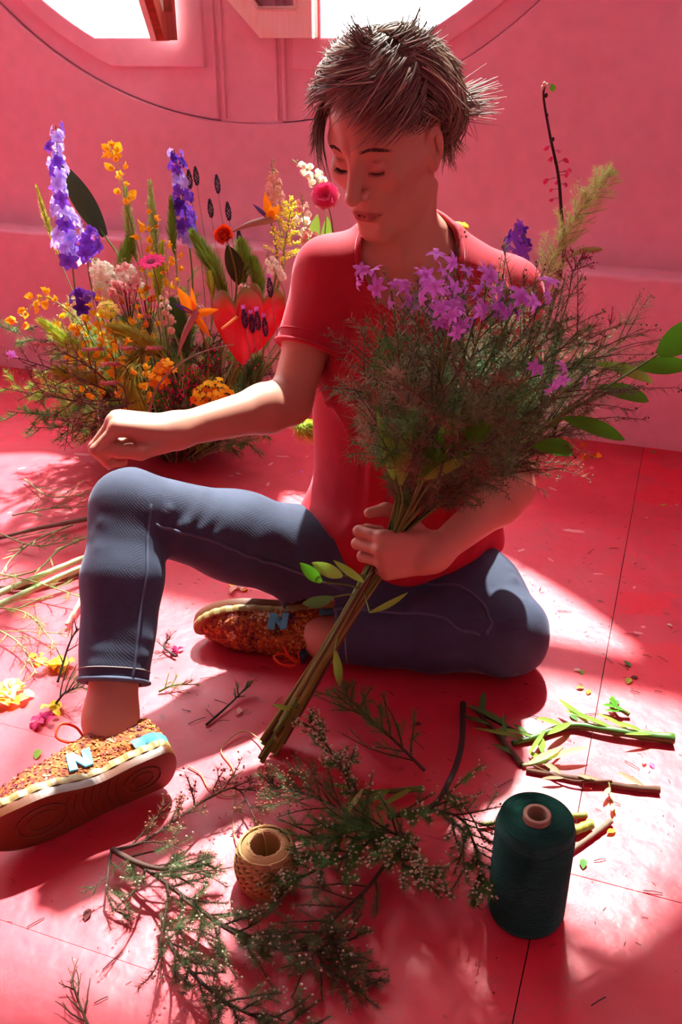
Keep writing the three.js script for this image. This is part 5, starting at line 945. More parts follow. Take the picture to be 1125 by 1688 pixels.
{
  const o = plant('arched_twig', 'bare grey twig arching over the magenta heath', 'twig', [[-0.436, 0.231, -1.99], [-0.404, 0.314, -1.96], [-0.343, 0.375, -1.95], [-0.285, 0.397, -1.97], [-0.235, 0.4, -2]]); stem(o, 0.003, stemMat.grey);
  const b = new Build(); b.tube([o.at(0.55), o.at(0.6).add(V(0.02, 0.03, 0)), o.at(0.6).add(V(0.03, 0.05, 0.01))], 0.001, 5); mesh('side_twig', b.geo(), stemMat.grey, o);
}
// dusky heather skirts the bottom of the arrangement
[[[[-0.532, 0.25, -2.1], [-0.614, 0.308, -2.06], [-0.725, 0.357, -2.04]], 1], [[[-0.507, 0.253, -2.05], [-0.603, 0.271, -2], [-0.682, 0.292, -2]], 2], [[[-0.482, 0.256, -2], [-0.555, 0.257, -1.96], [-0.606, 0.236, -1.94]], 3], [[[-0.458, 0.264, -2.02], [-0.512, 0.261, -1.95], [-0.551, 0.226, -1.93]], 4], [[[-0.525, 0.272, -2.08], [-0.58, 0.34, -2.05], [-0.647, 0.372, -2.06]], 5]].forEach(([path, k]) => spray('dusky_heather', 'dusky brown heather sprig trailing left along the foot of the arrangement', path, k % 2 ? leafMat.bronze : leafMat.rust, stemMat.brown, 340 + k, { twigs: 12, len: 0.1, n: 60, group: 'dusky heather sprigs', budM: budMat.rust, buds: 5, needle: 0.01 }));
{ // the dark green and brown mass that the blooms stand in
  const g = rng(977), tones = [leafMat.heatherGreen, leafMat.mid, leafMat.heatherGreen, leafMat.mid, leafMat.olive, leafMat.rust, leafMat.heather];
  for (let k = 0; k < 62; k++) {
    const a = -1.45 + 2.6 * (k + g()) / 62, up = 0.1 + 0.3 * g() * (k % 3 ? 1 : 0.5), out = 0.06 + 0.26 * g(), f = (k % 4 - 1.9) * 0.07;
    const tip = [HEART[0] - 0.03 + Math.sin(a) * (out + 0.12), Math.max(0.04, up), HEART[2] + 0.05 + f + Math.cos(a) * 0.08];
    spray('filler_sprig', k % 7 === 5 ? 'rusty filler sprig in the dense lower part of the arrangement' : 'dark green filler sprig in the dense lower part of the arrangement', [[HEART[0] + Math.sin(a) * 0.05, 0.012, HEART[2] + f * 0.6], [HEART[0] + Math.sin(a) * (out * 0.6 + 0.04), tip[1] * 0.65, HEART[2] + f], tip], tones[k % 7], stemMat.brown, 900 + k, { twigs: 10, len: 0.1, n: 60, group: k % 7 === 5 ? 'rusty filler sprigs' : 'dark filler sprigs', needle: 0.019, thick: 0.0028, from: 0.2 });
  }
}
{ // taller greenery behind the blooms
  const g = rng(1177), tones = [leafMat.mid, leafMat.heatherGreen, leafMat.sage, leafMat.mid, leafMat.heatherGreen];
  for (let k = 0; k < 26; k++) {
    const x = HEART[0] - 0.3 + 0.52 * (k + g() * 0.8) / 26, y = 0.24 + 0.2 * g(), z = HEART[2] - 0.02 - 0.09 * g();
    spray('greenery_sprig', 'upright green sprig filling the gap behind the blooms', [[HEART[0] + (x - HEART[0]) * 0.3, 0.012, HEART[2]], [HEART[0] + (x - HEART[0]) * 0.8, y * 0.6, z], [x, y, z]], tones[k % 5], stemMat.green, 1200 + k, { twigs: 9, len: 0.075, n: 42, group: 'upright green sprigs', needle: 0.017, thick: 0.003, from: 0.3 });
  }
}
{
  const o = plant('statice', 'single purple statice tip at the far left end of the heather', 'flower', [[-0.687, 0.336, -2.04], [-0.713, 0.346, -2.04], [-0.735, 0.363, -2.04]]); stem(o, 0.0015, stemMat.brown); for (let k = 0; k < 6; k++) aim(mesh('floret', STARFLORET[k % 2], petal.mauve, o), o.at(1).add(V((k % 3 - 1) * 0.005, (k % 2) * 0.006, 0.003 * k)), V(Math.sin(k), 1, Math.cos(k)), k, 0.6);
}
[[[-0.238, 0.466, -2.27], [-0.3, 1, 0.2], 0.1, 0.022, 'broad green leaf behind the orange ranunculus'], [[-0.25, 0.346, -2.22], [0.4, 1, 0.2], 0.12, 0.02, 'narrow green leaf between ranunculus and anthurium'], [[-0.081, 0.525, -2.2], [0.25, 1, 0.1], 0.12, 0.016, 'green leaf standing left of the shirt shoulder'], [[-0.039, 0.534, -2.22], [0.1, 1, 0.1], 0.1, 0.014, 'slim green leaf under the pink carnation']].forEach(([p, d, len, w, label], k) => { const o = plant('flower_leaf', label, 'leaf', [low(p), [p[0], p[1] * 0.6, p[2]], p]); stem(o, 0.0018, stemMat.green); bladeLeaf(o, 'leaf', k ? leafMat.mid : leafMat.deep, arr(o.at(1)), d, len, w, [0.1, 0.2, 1], 0.4); });

// ---------------------------------------------------------------- flowers by the wall on the other side
{
  const o = plant('judas_tree_branch', 'bare dark twig with buds and pink blossom rising against the right wall', 'branch', [[0.46, 0.02, -2.36], [0.551, 0.52, -2.36], [0.534, 0.621, -2.36], [0.518, 0.705, -2.36], [0.486, 0.805, -2.36], [0.465, 0.89, -2.36], [0.47, 0.902, -2.36]]), g = rng(401); stem(o, 0.005, stemMat.dark);
  for (const t of [0.55, 0.63, 0.72, 0.8, 0.88, 0.94, 0.99]) { const b = new Build(); b.blob(o.at(t).add(V((g() - 0.5) * 0.012, 0.003, 0.004)), 0.004, 0.0055, 0.004); mesh('bud', b.geo(), t > 0.85 ? budMat.cream : stemMat.dark, o); }
  for (let k = 0; k < 14; k++) { const t = 0.36 + 0.26 * g(), d = around(o.dir(t), g() * 6), b = new Build(), p = o.at(t).addScaledVector(d, 0.014 + g() * 0.012); b.tube([o.at(t), p], 0.0006, 4); mesh('stalk', b.geo(), stemMat.dark, o); aim(mesh('blossom', PEA[k % 3], petal.pink, o), p, d.add(V(0, -0.5, 0.3)), g() * 6, 0.8 + g() * 0.3); }
  const b = new Build(); b.tube([o.at(1), o.at(1).add(V(0.012, 0.002, 0.002))], 0.0007, 4); b.blade(o.at(1).add(V(0.012, 0.002, 0.002)), V(0.3, -0.8, 0.2), 0.018, 0.007, V(0, 0.2, 1), 0.8, undefined, 5); mesh('young_leaf', b.geo(), leafMat.bright, o);
}
spray('foxtail_fern', 'tall pale green foxtail fern leaning right against the wall', [[0.4, 0.02, -2.25], [0.47, 0.43, -2.24], [0.504, 0.542, -2.25], [0.555, 0.635, -2.27], [0.616, 0.719, -2.28]], leafMat.pale, stemMat.pale, 411, { twigs: 80, len: 0.078, n: 60, needle: 0.011, thick: 0.0028, from: 0.22, category: 'fern' });
plume('small green foxtail tip pointing right above the ledge', [[0.47, 0.02, -2.3], [0.519, 0.516, -2.24], [0.546, 0.551, -2.22], [0.601, 0.561, -2.22]], 0.012, leafMat.sage, 412, { n: 420, from: 0.55 });
larkspur('dark violet larkspur sprig showing over the far shoulder', [[0.34, 0.02, -2.3], [0.443, 0.464, -2.28], [0.428, 0.536, -2.28], [0.413, 0.609, -2.28]], 0.72, [petal.deep, petal.violet], 9, 413, 1.15, STARFLORET);
spray('dusky_heather', 'dusky pink heather sprig under the tall foxtail fern', [[0.42, 0.02, -2.2], [0.533, 0.44, -2.2], [0.539, 0.511, -2.2], [0.556, 0.545, -2.2]], leafMat.rust, stemMat.brown, 414, { twigs: 10, len: 0.07, n: 50, budM: petal.magenta, buds: 5, from: 0.35 });
spray('dark_leafy_twig', 'dark leafy twig sticking out right of the bouquet by the wall', [[0.42, 0.02, -2.12], [0.465, 0.317, -2.12], [0.545, 0.361, -2.12], [0.65, 0.418, -2.12]], leafMat.rust, stemMat.dark, 415, { twigs: 7, len: 0.07, n: 26, needle: 0.014, thick: 0.003, from: 0.45 });
broom('wilted orange broom sprig lying on the floor by the right wall', [[0.534, 0.004, -2.372], [0.611, 0.01, -2.388], [0.651, 0.008, -2.308], [0.685, 0.006, -2.281]], 0.1, 7, [petal.orange, petal.amber], 416, { size: 0.85 });

// ---------------------------------------------------------------- the bouquet held in the left hand
{
  const o = thing('bouquet', 'loose bouquet of brown heather with purple statice, gripped in the fist', 'bouquet', [0.07, 0.3, -1.22]);
  const base = V(0.07, 0.3, -1.22), g = rng(501), grip = V(...J.wrL).addScaledVector(vec([-0.93, 0.12, 0.34]).normalize(), 0.082).add(V(0.004, 0.004, -0.03)).sub(base), rel = (p) => V(...p).sub(base);
  const tips = [[0.029, 0.58, -1.2], [0.043, 0.62, -1.22], [0.059, 0.661, -1.15], [0.073, 0.631, -1.12], [0.101, 0.663, -1.2], [0.121, 0.7, -1.18], [0.126, 0.676, -1.1], [0.161, 0.702, -1.2], [0.174, 0.7, -1.12], [0.211, 0.697, -1.22], [0.223, 0.7, -1.15], [0.26, 0.685, -1.22], [0.27, 0.684, -1.15], [0.31, 0.659, -1.2], [0.323, 0.649, -1.15], [0.36, 0.613, -1.2], [0.333, 0.604, -1.12], [0.335, 0.544, -1.18], [0.276, 0.622, -1.08], [0.302, 0.514, -1.2], [0.226, 0.651, -1.06], [0.281, 0.465, -1.22], [0.214, 0.575, -1.08], [0.182, 0.647, -1.05], [0.147, 0.628, -1.04], [0.114, 0.614, -1.06], [0.081, 0.583, -1.1], [0.045, 0.551, -1.14], [0.232, 0.464, -1.18], [0.175, 0.534, -1.1], [0.134, 0.542, -1.08], [0.098, 0.53, -1.1], [0.061, 0.521, -1.13], [0.377, 0.641, -1.22], [0.254, 0.632, -1.25], [0.157, 0.597, -1.25], [0.098, 0.597, -1.25], [0.212, 0.526, -1.25], [0.299, 0.597, -1.25]].map(rel);
  const feet = [[-0.115, 0.013, -1.13], [-0.099, 0.04, -1.12], [-0.11, -0.014, -1.14], [-0.087, 0.055, -1.13], [-0.096, -0.001, -1.16], [-0.077, 0.056, -1.15], [-0.104, 0.032, -1.15], [-0.066, 0.095, -1.13], [-0.118, -0.005, -1.12]].map(rel);
  const tone = [leafMat.heather, leafMat.bronze, leafMat.heatherGreen, leafMat.wither, leafMat.heather, leafMat.bronze], sm = [stemMat.olive, stemMat.green, stemMat.olive, stemMat.wood];
  tips.forEach((tip, k) => {
    const jit = V((g() - 0.5) * 0.02, (g() - 0.5) * 0.02, (g() - 0.5) * 0.016), foot = feet[k % feet.length].clone().add(V((g() - 0.5) * 0.016, Math.abs(g() - 0.5) * 0.05, (g() - 0.5) * 0.012)), gp = grip.clone().add(jit), mid = gp.clone().lerp(tip, 0.45).addScaledVector(STEM, 0.05);
    const path = curve([foot, foot.clone().lerp(gp, 0.6), gp, mid, tip], 40), b = new Build(); b.tube(path, (t) => 0.0037 * (1 - t * 0.75), 6); const st = mesh('stem', b.geo(), sm[k % 4], o);
    const at = (t) => { const f = clamp(t, 0, 1) * 40, i = Math.min(39, Math.floor(f)); return path[i].clone().lerp(path[i + 1], f - i); }, dir = (t) => at(Math.min(1, t + 0.03)).sub(at(Math.max(0, t - 0.03))).normalize();
    // wiry side shoots with fine needles
    const fo = new Build(), n = 26;
    const tw = new Build();
    for (let i = 0; i < n; i++) { const t = 0.62 + 0.38 * (i + g()) / n, p = at(t), d = dir(t).addScaledVector(around(dir(t), g() * 6.28), 0.55 + g() * 0.35).normalize(), L = 0.045 + g() * 0.05, e = p.clone().addScaledVector(d, L).add(V(0, 0.008, 0)); tw.tube([p, p.clone().lerp(e, 0.5).add(V(0, 0.003, 0)), e], (u) => 0.0008 * (1 - u * 0.6), 4); for (let q = 0; q < 52; q++) { const u = g(), c = p.clone().lerp(e, u); fo.blade(c, around(d, g() * 6.28).addScaledVector(d, 1.1), 0.012 + g() * 0.011, 0.0023, d, 0.3, undefined, 1, 0.1); } for (let q = 0; q < 2; q++) fo.blob(e.clone().add(V(g() - 0.5, g() - 0.5, g() - 0.5).multiplyScalar(0.01)), 0.0016, 0.002, 0.0016, 0); }
    mesh('shoots', tw.geo(), stemMat.brown, st); stuff(mesh('needles', fo.geo(), tone[k % 6], st));
  });
  const head = (p, d, n, seed, s) => { const c = rel(p), q = rng(seed), path = curve([grip, grip.clone().lerp(c, 0.5).addScaledVector(STEM, 0.04), c], 20), b = new Build(); b.tube(path, (t) => 0.0026 - t * 0.0014, 6); mesh('stem', b.geo(), stemMat.green, o); const f = V(...d).normalize(); for (let k = 0; k < n; k++) { const m = mesh('statice_petal', STARFLORET[k % 2], petal.mauve, o); aim(m, c.clone().addScaledVector(f, (k / n - 0.3) * 0.13 * s).addScaledVector(around(f, k * 2.4), 0.009 + q() * 0.006), f.clone().addScaledVector(around(f, k * 2.4), 0.8), q() * 6, s * (0.9 + q() * 0.5)); } };
  head([0.063, 0.716, -1.18], [-0.8, 0.5, 0.3], 9, 601, 0.71); head([0.095, 0.733, -1.16], [0.6, 0.6, 0.3], 8, 602, 0.68); head([0.133, 0.73, -1.15], [0.9, 0.25, 0.3], 11, 603, 0.78); head([0.124, 0.709, -1.1], [-0.5, 0.6, 0.5], 9, 604, 0.71); head([0.166, 0.711, -1.12], [0.9, 0.3, 0.4], 11, 605, 0.81); head([0.206, 0.716, -1.1], [0.8, 0.5, 0.3], 7, 606, 0.68); head([0.24, 0.652, -1.04], [0.6, 0.2, 0.8], 6, 607, 0.62); head([0.129, 0.7, -1.08], [0.3, 0.6, 0.6], 6, 608, 0.62);
  const lf = (p, d, len, w, mat, bend, nrm = [0.1, 0.6, 0.8]) => { const b = new Build(), c = rel(p); b.blade(c, V(...d), len, w, V(...nrm), bend, (t) => Math.pow(Math.sin(Math.PI * Math.min(1, 0.05 + t * 0.94)), 0.8), 12, 0.3); const st = new Build(); st.tube(curve([grip, grip.clone().lerp(c, 0.5).addScaledVector(STEM, 0.02), c], 16), 0.0014, 5); mesh('leaf_stalk', st.geo(), stemMat.green, o); mesh('leaf', b.geo(), mat, o); };
  lf([0.332, 0.594, -1.16], [0.9, -0.05, 0.1], 0.085, 0.011, leafMat.bright, 0.8); lf([0.334, 0.62, -1.18], [0.95, -0.15, 0], 0.1, 0.009, leafMat.mid, 0.7); lf([0.288, 0.56, -1.14], [0.9, -0.2, 0.1], 0.095, 0.011, leafMat.bright, 0.5); lf([0.253, 0.521, -1.14], [0.9, 0.05, 0.1], 0.07, 0.012, leafMat.bright, 1.1); lf([0.373, 0.628, -1.14], [0.9, 0.1, 0.1], 0.07, 0.012, leafMat.bright, 0.2); lf([0.39, 0.651, -1.12], [0.75, 0.65, 0.1], 0.07, 0.018, leafMat.bright, 0.3);
  lf([0.102, 0.474, -1.12], [0.35, 0.9, 0.2], 0.11, 0.012, leafMat.bright, 0.3); lf([0.123, 0.5, -1.1], [0.6, 0.8, 0.2], 0.11, 0.014, leafMat.bright, 0.3); lf([0.078, 0.474, -1.12], [0.1, 1, 0.1], 0.09, 0.01, leafMat.mid, 0.4); lf([0.106, 0.496, -1.09], [0.75, 0.6, 0.3], 0.07, 0.007, leafMat.mid, 0.4); lf([0.071, 0.473, -1.14], [-0.2, 1, 0.1], 0.1, 0.01, leafMat.mid, 0.3); lf([0.131, 0.504, -1.11], [0.3, 0.95, 0.2], 0.09, 0.016, leafMat.bright, 0.2);
  const low_ = (p, d, len, w, mat, bend) => { const b = new Build(); b.blade(rel(p), V(...d), len, w, V(0.2, 0.3, 0.9), bend, (t) => Math.pow(Math.sin(Math.PI * Math.min(1, 0.05 + t * 0.94)), 0.8), 8, 0.3); mesh('leaf', b.geo(), mat, o); const end = feet[0], ax = end.clone().sub(grip), c = rel(p), u = clamp(c.clone().sub(grip).dot(ax) / ax.lengthSq() - 0.06, 0.02, 0.97), from = grip.clone().addScaledVector(ax, u), st = new Build(); st.tube(curve([from, from.clone().lerp(c, 0.5).add(V(0, 0.004, 0.003)), c], 8), 0.0013, 5); mesh('leaf_stalk', st.geo(), stemMat.green, o); };
  low_([0.002, 0.293, -1.19], [-0.8, 0.5, 0.2], 0.05, 0.01, leafMat.mid, 0.5); low_([-0.011, 0.263, -1.18], [-0.9, -0.2, 0.2], 0.05, 0.009, leafMat.heatherGreen, 0.6); low_([-0.029, 0.289, -1.18], [-0.6, 0.75, 0.2], 0.045, 0.009, leafMat.bright, 0.4); low_([-0.009, 0.19, -1.15], [0.15, -0.95, 0.15], 0.07, 0.007, leafMat.mid, 0.4); low_([-0.067, 0.087, -1.14], [-0.7, 0.3, 0.2], 0.04, 0.004, leafMat.mid, 0.4); low_([0.034, 0.277, -1.2], [-0.6, 0.6, 0.2], 0.06, 0.006, leafMat.mid, 0.4); low_([0.043, 0.23, -1.19], [0.5, 0.4, 0.3], 0.07, 0.005, leafMat.mid, 0.6);
}

// ---------------------------------------------------------------- on the floor in front
{ // spool of green thread: wound yarn on a cardboard tube
  const o = thing('thread_spool', 'large spool of dark green thread standing upright on the floor', 'spool', [0.236, 0, -0.845]), H = 0.158, R = 0.0475;
  const prof = [[0.0165, H - 0.002], [0.022, H + 0.0005], [0.034, H + 0.001], [R - 0.006, H - 0.0005], [R - 0.0015, H - 0.005], [R, H - 0.012], [R + 0.0006, H * 0.5], [R, 0.012], [R - 0.002, 0.004], [R - 0.008, 0.001], [0.0165, 0.001]].map((q) => new THREE.Vector2(...q));
  const yarn = new THREE.MeshPhysicalMaterial({ color: 0x07584a, roughness: 0.9, sheen: 0.1, sheenColor: new THREE.Color(0.2, 0.7, 0.6), side: THREE.DoubleSide, bumpMap: texture(64, 512, (u, v) => 0.5 + 0.5 * Math.sin(v * 2 * Math.PI * 60 + Math.sin(u * 6.28) * 0.8), false), bumpScale: 0.0005 });
  const wound = mesh('wound_thread', new THREE.LatheGeometry(prof, 96), yarn, o);
  const b = new Build(), top = [];                                   // the turns that show on the end
  for (let k = 0; k <= 3400; k++) { const q = k / 3400, r = 0.0175 + q * (R - 0.0205), a = k * 0.115; top.push(V(Math.cos(a) * (r + Math.sin(a * 0.37) * 0.0005), H + 0.0009 + Math.sin(a * 0.71 + q * 40) * 0.0005, Math.sin(a) * (r + Math.sin(a * 0.53) * 0.0005))); } b.tube(top, 0.00062, 3); mesh('end_turns', b.geo(), yarn, wound);
  const s = new Build(), wrap = []; for (let k = 0; k <= 2600; k++) { const q = k / 2600, a = k * 0.24; wrap.push(V(Math.cos(a) * (R + 0.0007), 0.012 + q * (H - 0.026) + Math.sin(a * 0.5) * 0.0006, Math.sin(a) * (R + 0.0007))); } s.tube(wrap, 0.0006, 3); mesh('side_turns', s.geo(), yarn, wound);
  const core = [[0.0118, 0.002], [0.0118, H + 0.0085], [0.0125, H + 0.0095], [0.016, H + 0.0095], [0.0168, H + 0.0085], [0.0168, 0.002]].map((q) => new THREE.Vector2(...q));
  mesh('cardboard_tube', new THREE.LatheGeometry(core, 48), plain(0xa58a76, 0.85), o);
  const loose = new Build(); loose.tube(curve([[-0.0485, 0.055, 0.008], [-0.062, 0.05, 0.012], [-0.066, 0.03, 0.015], [-0.058, 0.02, 0.014], [-0.0485, 0.024, 0.008]], 30), 0.0004, 4); mesh('loose_end', loose.geo(), yarn, o);
}
{ // ball of jute twine with an open middle
  const o = thing('twine_ball', 'ball of brown jute twine with a hollow middle', 'twine', [-0.098, 0, -0.894]), g = rng(621), jute = [plain(0xc4a070, 0.9), plain(0xae8858, 0.9)], H = 0.066;
  const prof = []; for (let k = 0; k <= 20; k++) { const t = k / 20, y = t * H; prof.push(new THREE.Vector2((0.0285 + 0.0105 * Math.sin(Math.PI * (0.1 + t * 0.82))) - (t > 0.93 ? (t - 0.93) * 0.08 : 0), y)); } prof.push(new THREE.Vector2(0.021, H), new THREE.Vector2(0.0195, H - 0.006), new THREE.Vector2(0.0195, 0.012), new THREE.Vector2(0, 0.011));
  mesh('core', new THREE.LatheGeometry(prof, 48), jute[1], o);
  const rad_ = (y) => 0.0289 + 0.0105 * Math.sin(Math.PI * (0.1 + clamp(y / H, 0, 1) * 0.82));
  for (let layer = 0; layer < 2; layer++) { const b = new Build(), pts = [], turns = 62; for (let k = 0; k <= turns * 26; k++) { const a = k / 26 * Math.PI * 2 * (layer ? -1 : 1) * 1.031, y = H * (0.5 + 0.475 * Math.sin(k / 26 * Math.PI * 2 * 0.937 + layer * 1.3)); const r = rad_(y) + (layer ? 0.0024 : 0.0012) + (g() - 0.5) * 0.0004; pts.push(V(Math.cos(a) * r, Math.max(0.0016, y), Math.sin(a) * r)); } b.tube(pts, 0.001, 5); mesh('twine', b.geo(), jute[layer], o); }
  const rim = new Build(), rp = []; for (let k = 0; k <= 200; k++) { const a = k / 40 * Math.PI * 2; rp.push(V(Math.cos(a) * (0.0205 + (k % 7) * 0.0007), H - 0.001 + Math.sin(k * 0.7) * 0.0012, Math.sin(a) * (0.0205 + (k % 7) * 0.0007))); } rim.tube(rp, 0.0011, 5); mesh('rim_turns', rim.geo(), jute[0], o);

  const e = new Build(), c = o.position; e.tube(curve([[0.0, 0.03, -0.012], [-0.004, 0.066, -0.016], [-0.012, 0.062, -0.03], [-0.03, 0.02, -0.04], [-0.05, 0.004, -0.07], ...[[-0.164, 0.003, -1.101], [-0.188, 0.003, -1.149], [-0.158, 0.006, -1.188], [-0.125, 0.008, -1.157], [-0.12, 0.006, -1.071], [-0.146, 0.004, -1.053], [-0.17, 0.003, -1.047], [-0.196, 0.003, -1.062], [-0.214, 0.003, -1.094], [-0.235, 0.003, -1.111]].map((q) => [q[0] - c.x, q[1] - c.y, q[2] - c.z])], 160), 0.0011, 6); mesh('loose_twine', e.geo(), jute[0], o);
}
const ON = { ground: 0, lift: 0.6 };
const heath = (label, path, opt, seed, mat = leafMat.heather, sm = stemMat.brown) => spray('heather_branch', label, path, mat, sm, seed, { ...ON, twigs: 16, len: 0.085, n: 120, needle: 0.0105, thick: 0.0012, r: 0.0026, from: 0.08, ...opt, n: (opt.n ?? 120) * 1.6, buds: Math.ceil((opt.buds ?? 0) * 0.7) });
heath('long grey green heather branch lying left of the twine ball, forked at its cut end', [[-0.309, 0.02, -0.929], [-0.254, 0.035, -0.882], [-0.201, 0.035, -0.84], [-0.143, 0.03, -0.799], [-0.083, 0.02, -0.781], [-0.002, 0.015, -0.771]], { twigs: 26, budM: budMat.cream, buds: 3, r: 0.0034, len: 0.1, n: 150 }, 701);
heath('bare woody fork of heather rising right from the cut end by the shoe', [[-0.306, 0.03, -0.919], [-0.265, 0.045, -0.883], [-0.235, 0.045, -0.873], [-0.206, 0.04, -0.879], [-0.173, 0.03, -0.894]], { twigs: 9, r: 0.0042, from: 0.5, len: 0.06 }, 702);
heath('thin heather twig arching from the shoe towards the loose twine', [[-0.305, 0.03, -0.917], [-0.263, 0.05, -0.913], [-0.225, 0.05, -0.952], [-0.19, 0.04, -1.001], [-0.151, 0.03, -1.033], [-0.116, 0.02, -0.973]], { twigs: 16, len: 0.065, n: 60, budM: budMat.rust, buds: 6 }, 703, leafMat.bronze);
heath('drooping heather twig hanging straight down at the cut end by the shoe', [[-0.307, 0.03, -0.917], [-0.303, 0.03, -0.879], [-0.299, 0.02, -0.853], [-0.287, 0.01, -0.838], [-0.275, 0.006, -0.834]], { twigs: 7, len: 0.035, n: 30, r: 0.0018 }, 704);
heath('dark heather branch running down to the bottom edge left of centre', [[-0.226, 0.02, -0.823], [-0.203, 0.03, -0.769], [-0.172, 0.03, -0.732], [-0.132, 0.025, -0.701], [-0.09, 0.02, -0.683], [-0.042, 0.01, -0.672]], { twigs: 22, len: 0.08, n: 140, budM: budMat.cream, buds: 3, r: 0.003 }, 705);
heath('heather branch with a bud tuft crossing below the twine ball', [[-0.199, 0.04, -0.831], [-0.127, 0.03, -0.786], [-0.09, 0.02, -0.777], [-0.031, 0.015, -0.776], [0.02, 0.02, -0.79]], { twigs: 16, len: 0.07, n: 110, budM: budMat.cream, buds: 4 }, 706);
heath('upright budded heather tip pointing up left beneath the bouquet stems', [[0.048, 0.02, -0.94], [0.019, 0.06, -1.001], [-0.013, 0.08, -1.053], [-0.049, 0.09, -1.111]], { twigs: 16, len: 0.05, n: 90, budM: budMat.cream, buds: 12, r: 0.0024 }, 707, leafMat.heatherGreen);
heath('pink budded heather spray reaching left towards the loose twine', [[0.063, 0.03, -0.919], [0.006, 0.05, -0.965], [-0.045, 0.05, -1], [-0.1, 0.04, -1.025]], { twigs: 22, len: 0.085, n: 90, budM: budMat.rust, buds: 9, r: 0.0024 }, 708, leafMat.heather);
heath('green heather branch with cream buds touching the twine ball', [[0.065, 0.03, -0.963], [0.022, 0.05, -0.9], [-0.025, 0.05, -0.87], [-0.079, 0.03, -0.855]], { twigs: 20, len: 0.075, n: 130, budM: budMat.cream, buds: 8 }, 709, leafMat.heatherGreen);
heath('bushy green heather branch with cream buds left of the spool', [[0.066, 0.03, -0.98], [0.112, 0.07, -0.95], [0.158, 0.08, -0.924], [0.175, 0.06, -0.891], [0.182, 0.04, -0.845]], { twigs: 24, len: 0.085, n: 150, budM: budMat.cream, buds: 8 }, 710, leafMat.heatherGreen);
heath('cream budded heather tuft in the shade between ball and spool', [[0.081, 0.04, -0.953], [0.077, 0.06, -0.891], [0.083, 0.06, -0.861], [0.12, 0.05, -0.846]], { twigs: 16, len: 0.06, n: 90, budM: budMat.cream, buds: 12 }, 711, leafMat.heatherGreen);
heath('heather branch trailing down from the pile to a curl below the ball', [[0.062, 0.03, -0.899], [0.029, 0.03, -0.849], [-0.013, 0.03, -0.803], [-0.031, 0.025, -0.773], [-0.013, 0.015, -0.748], [0.027, 0.01, -0.729]], { twigs: 20, len: 0.075, n: 110, budM: budMat.rust, buds: 4 }, 712, leafMat.heather);
heath('dark heather tangle under the folded knee', [[0.125, 0.02, -1.082], [0.082, 0.03, -1.138], [0.036, 0.03, -1.197], [-0.003, 0.02, -1.256]], { twigs: 20, len: 0.09, n: 90 }, 713, leafMat.heatherGreen);
heath('low green heather mass in the middle of the pile', [[0.105, 0.02, -0.929], [0.063, 0.05, -0.932], [0.014, 0.06, -0.922], [-0.026, 0.05, -0.911]], { twigs: 22, len: 0.09, n: 140 }, 714, leafMat.heatherGreen);
{ // woody stem from the knee into the pile
  const o = plant('woody_stem', 'thick dark woody stem running from the knee into the heather pile', 'stem', [[0.203, 0.012, -1.25], [0.183, 0.03, -1.118], [0.151, 0.05, -1.018], [0.125, 0.05, -0.977], [0.065, 0.035, -0.971]]); stem(o, 0.006, stemMat.dark);
  for (const [t, q, r] of [[0.55, [0.194, 0.03, -0.93], 0.002], [0.5, [0.14, 0.04, -0.97], 0.0025], [0.62, [0.173, 0.05, -0.932], 0.0016]]) { const b = new Build(); b.tube(curve([o.at(t), o.at(t).lerp(V(...q).sub(o.position), 0.5).add(V(0.004, 0.01, 0)), V(...q).sub(o.position)], 12), (u) => r * (1 - u * 0.6), 5); mesh('side_stem', b.geo(), stemMat.dark, o); }
}
// cut stems lying about
const cut = (label, path, r, mat, seed, leaves = 0, lm = leafMat.mid, more = {}) => {
  const o = plant('cut_stem', label, 'stem', path, more.group), g = rng(seed), b = new Build(); b.tube(o.path, (t) => r * (1 - (more.taper ?? 0.35) * t) * (1 + 0.06 * Math.sin(t * 40)), 8); mesh('stem', b.geo(), mat, o);
  for (let k = 0; k < leaves; k++) { const t = 0.1 + 0.85 * (k + g() * 0.5) / leaves, d = o.dir(t).multiplyScalar(more.back ? -1 : 1).addScaledVector(around(o.dir(t), g() * 6.28), 0.5 + g() * 0.4); d.y = Math.abs(d.y) * 0.35; bladeLeaf(o, 'leaf', lm, arr(o.at(t).add(V(0, r * 0.6, 0))), arr(d), (more.ll ?? 0.05) * (0.6 + g() * 0.8), (more.lw ?? 0.005) * (0.7 + g() * 0.6), [0, 1, 0.1], 0.35 * (g() - 0.2), 7, 0.35); }
  return o;
};
cut('thick green cut stem wrapped in long leaves, its end towards the right edge', [[0.527, 0.01, -1.165], [0.479, 0.011, -1.172], [0.424, 0.011, -1.185], [0.37, 0.008, -1.199], [0.306, 0.006, -1.172], [0.271, 0.005, -1.16]], 0.0085, plain(0x3f7020, 0.45), 801, 11, leafMat.mid, { ll: 0.06, lw: 0.005, taper: 0.5 });
cut('brown woody cut stem with a withered leaf, right of the spool top', [[0.472, 0.006, -1.056], [0.43, 0.006, -1.061], [0.379, 0.006, -1.074], [0.336, 0.005, -1.085], [0.282, 0.004, -1.1]], 0.0055, stemMat.wood, 802, 3, leafMat.wither, { ll: 0.04, lw: 0.004 });
cut('thin brown stem lying against the woody cut stem', [[0.404, 0.011, -1.069], [0.342, 0.009, -1.073], [0.294, 0.006, -1.108]], 0.0022, stemMat.wood, 803, 2, leafMat.wither, { ll: 0.03, lw: 0.003 });
cut('withered leaf sprig hanging from the woody cut stem', [[0.398, 0.012, -1.065], [0.397, 0.006, -1.046], [0.395, 0.003, -1.011]], 0.0012, stemMat.olive, 804, 3, leafMat.pale, { ll: 0.022, lw: 0.003 });
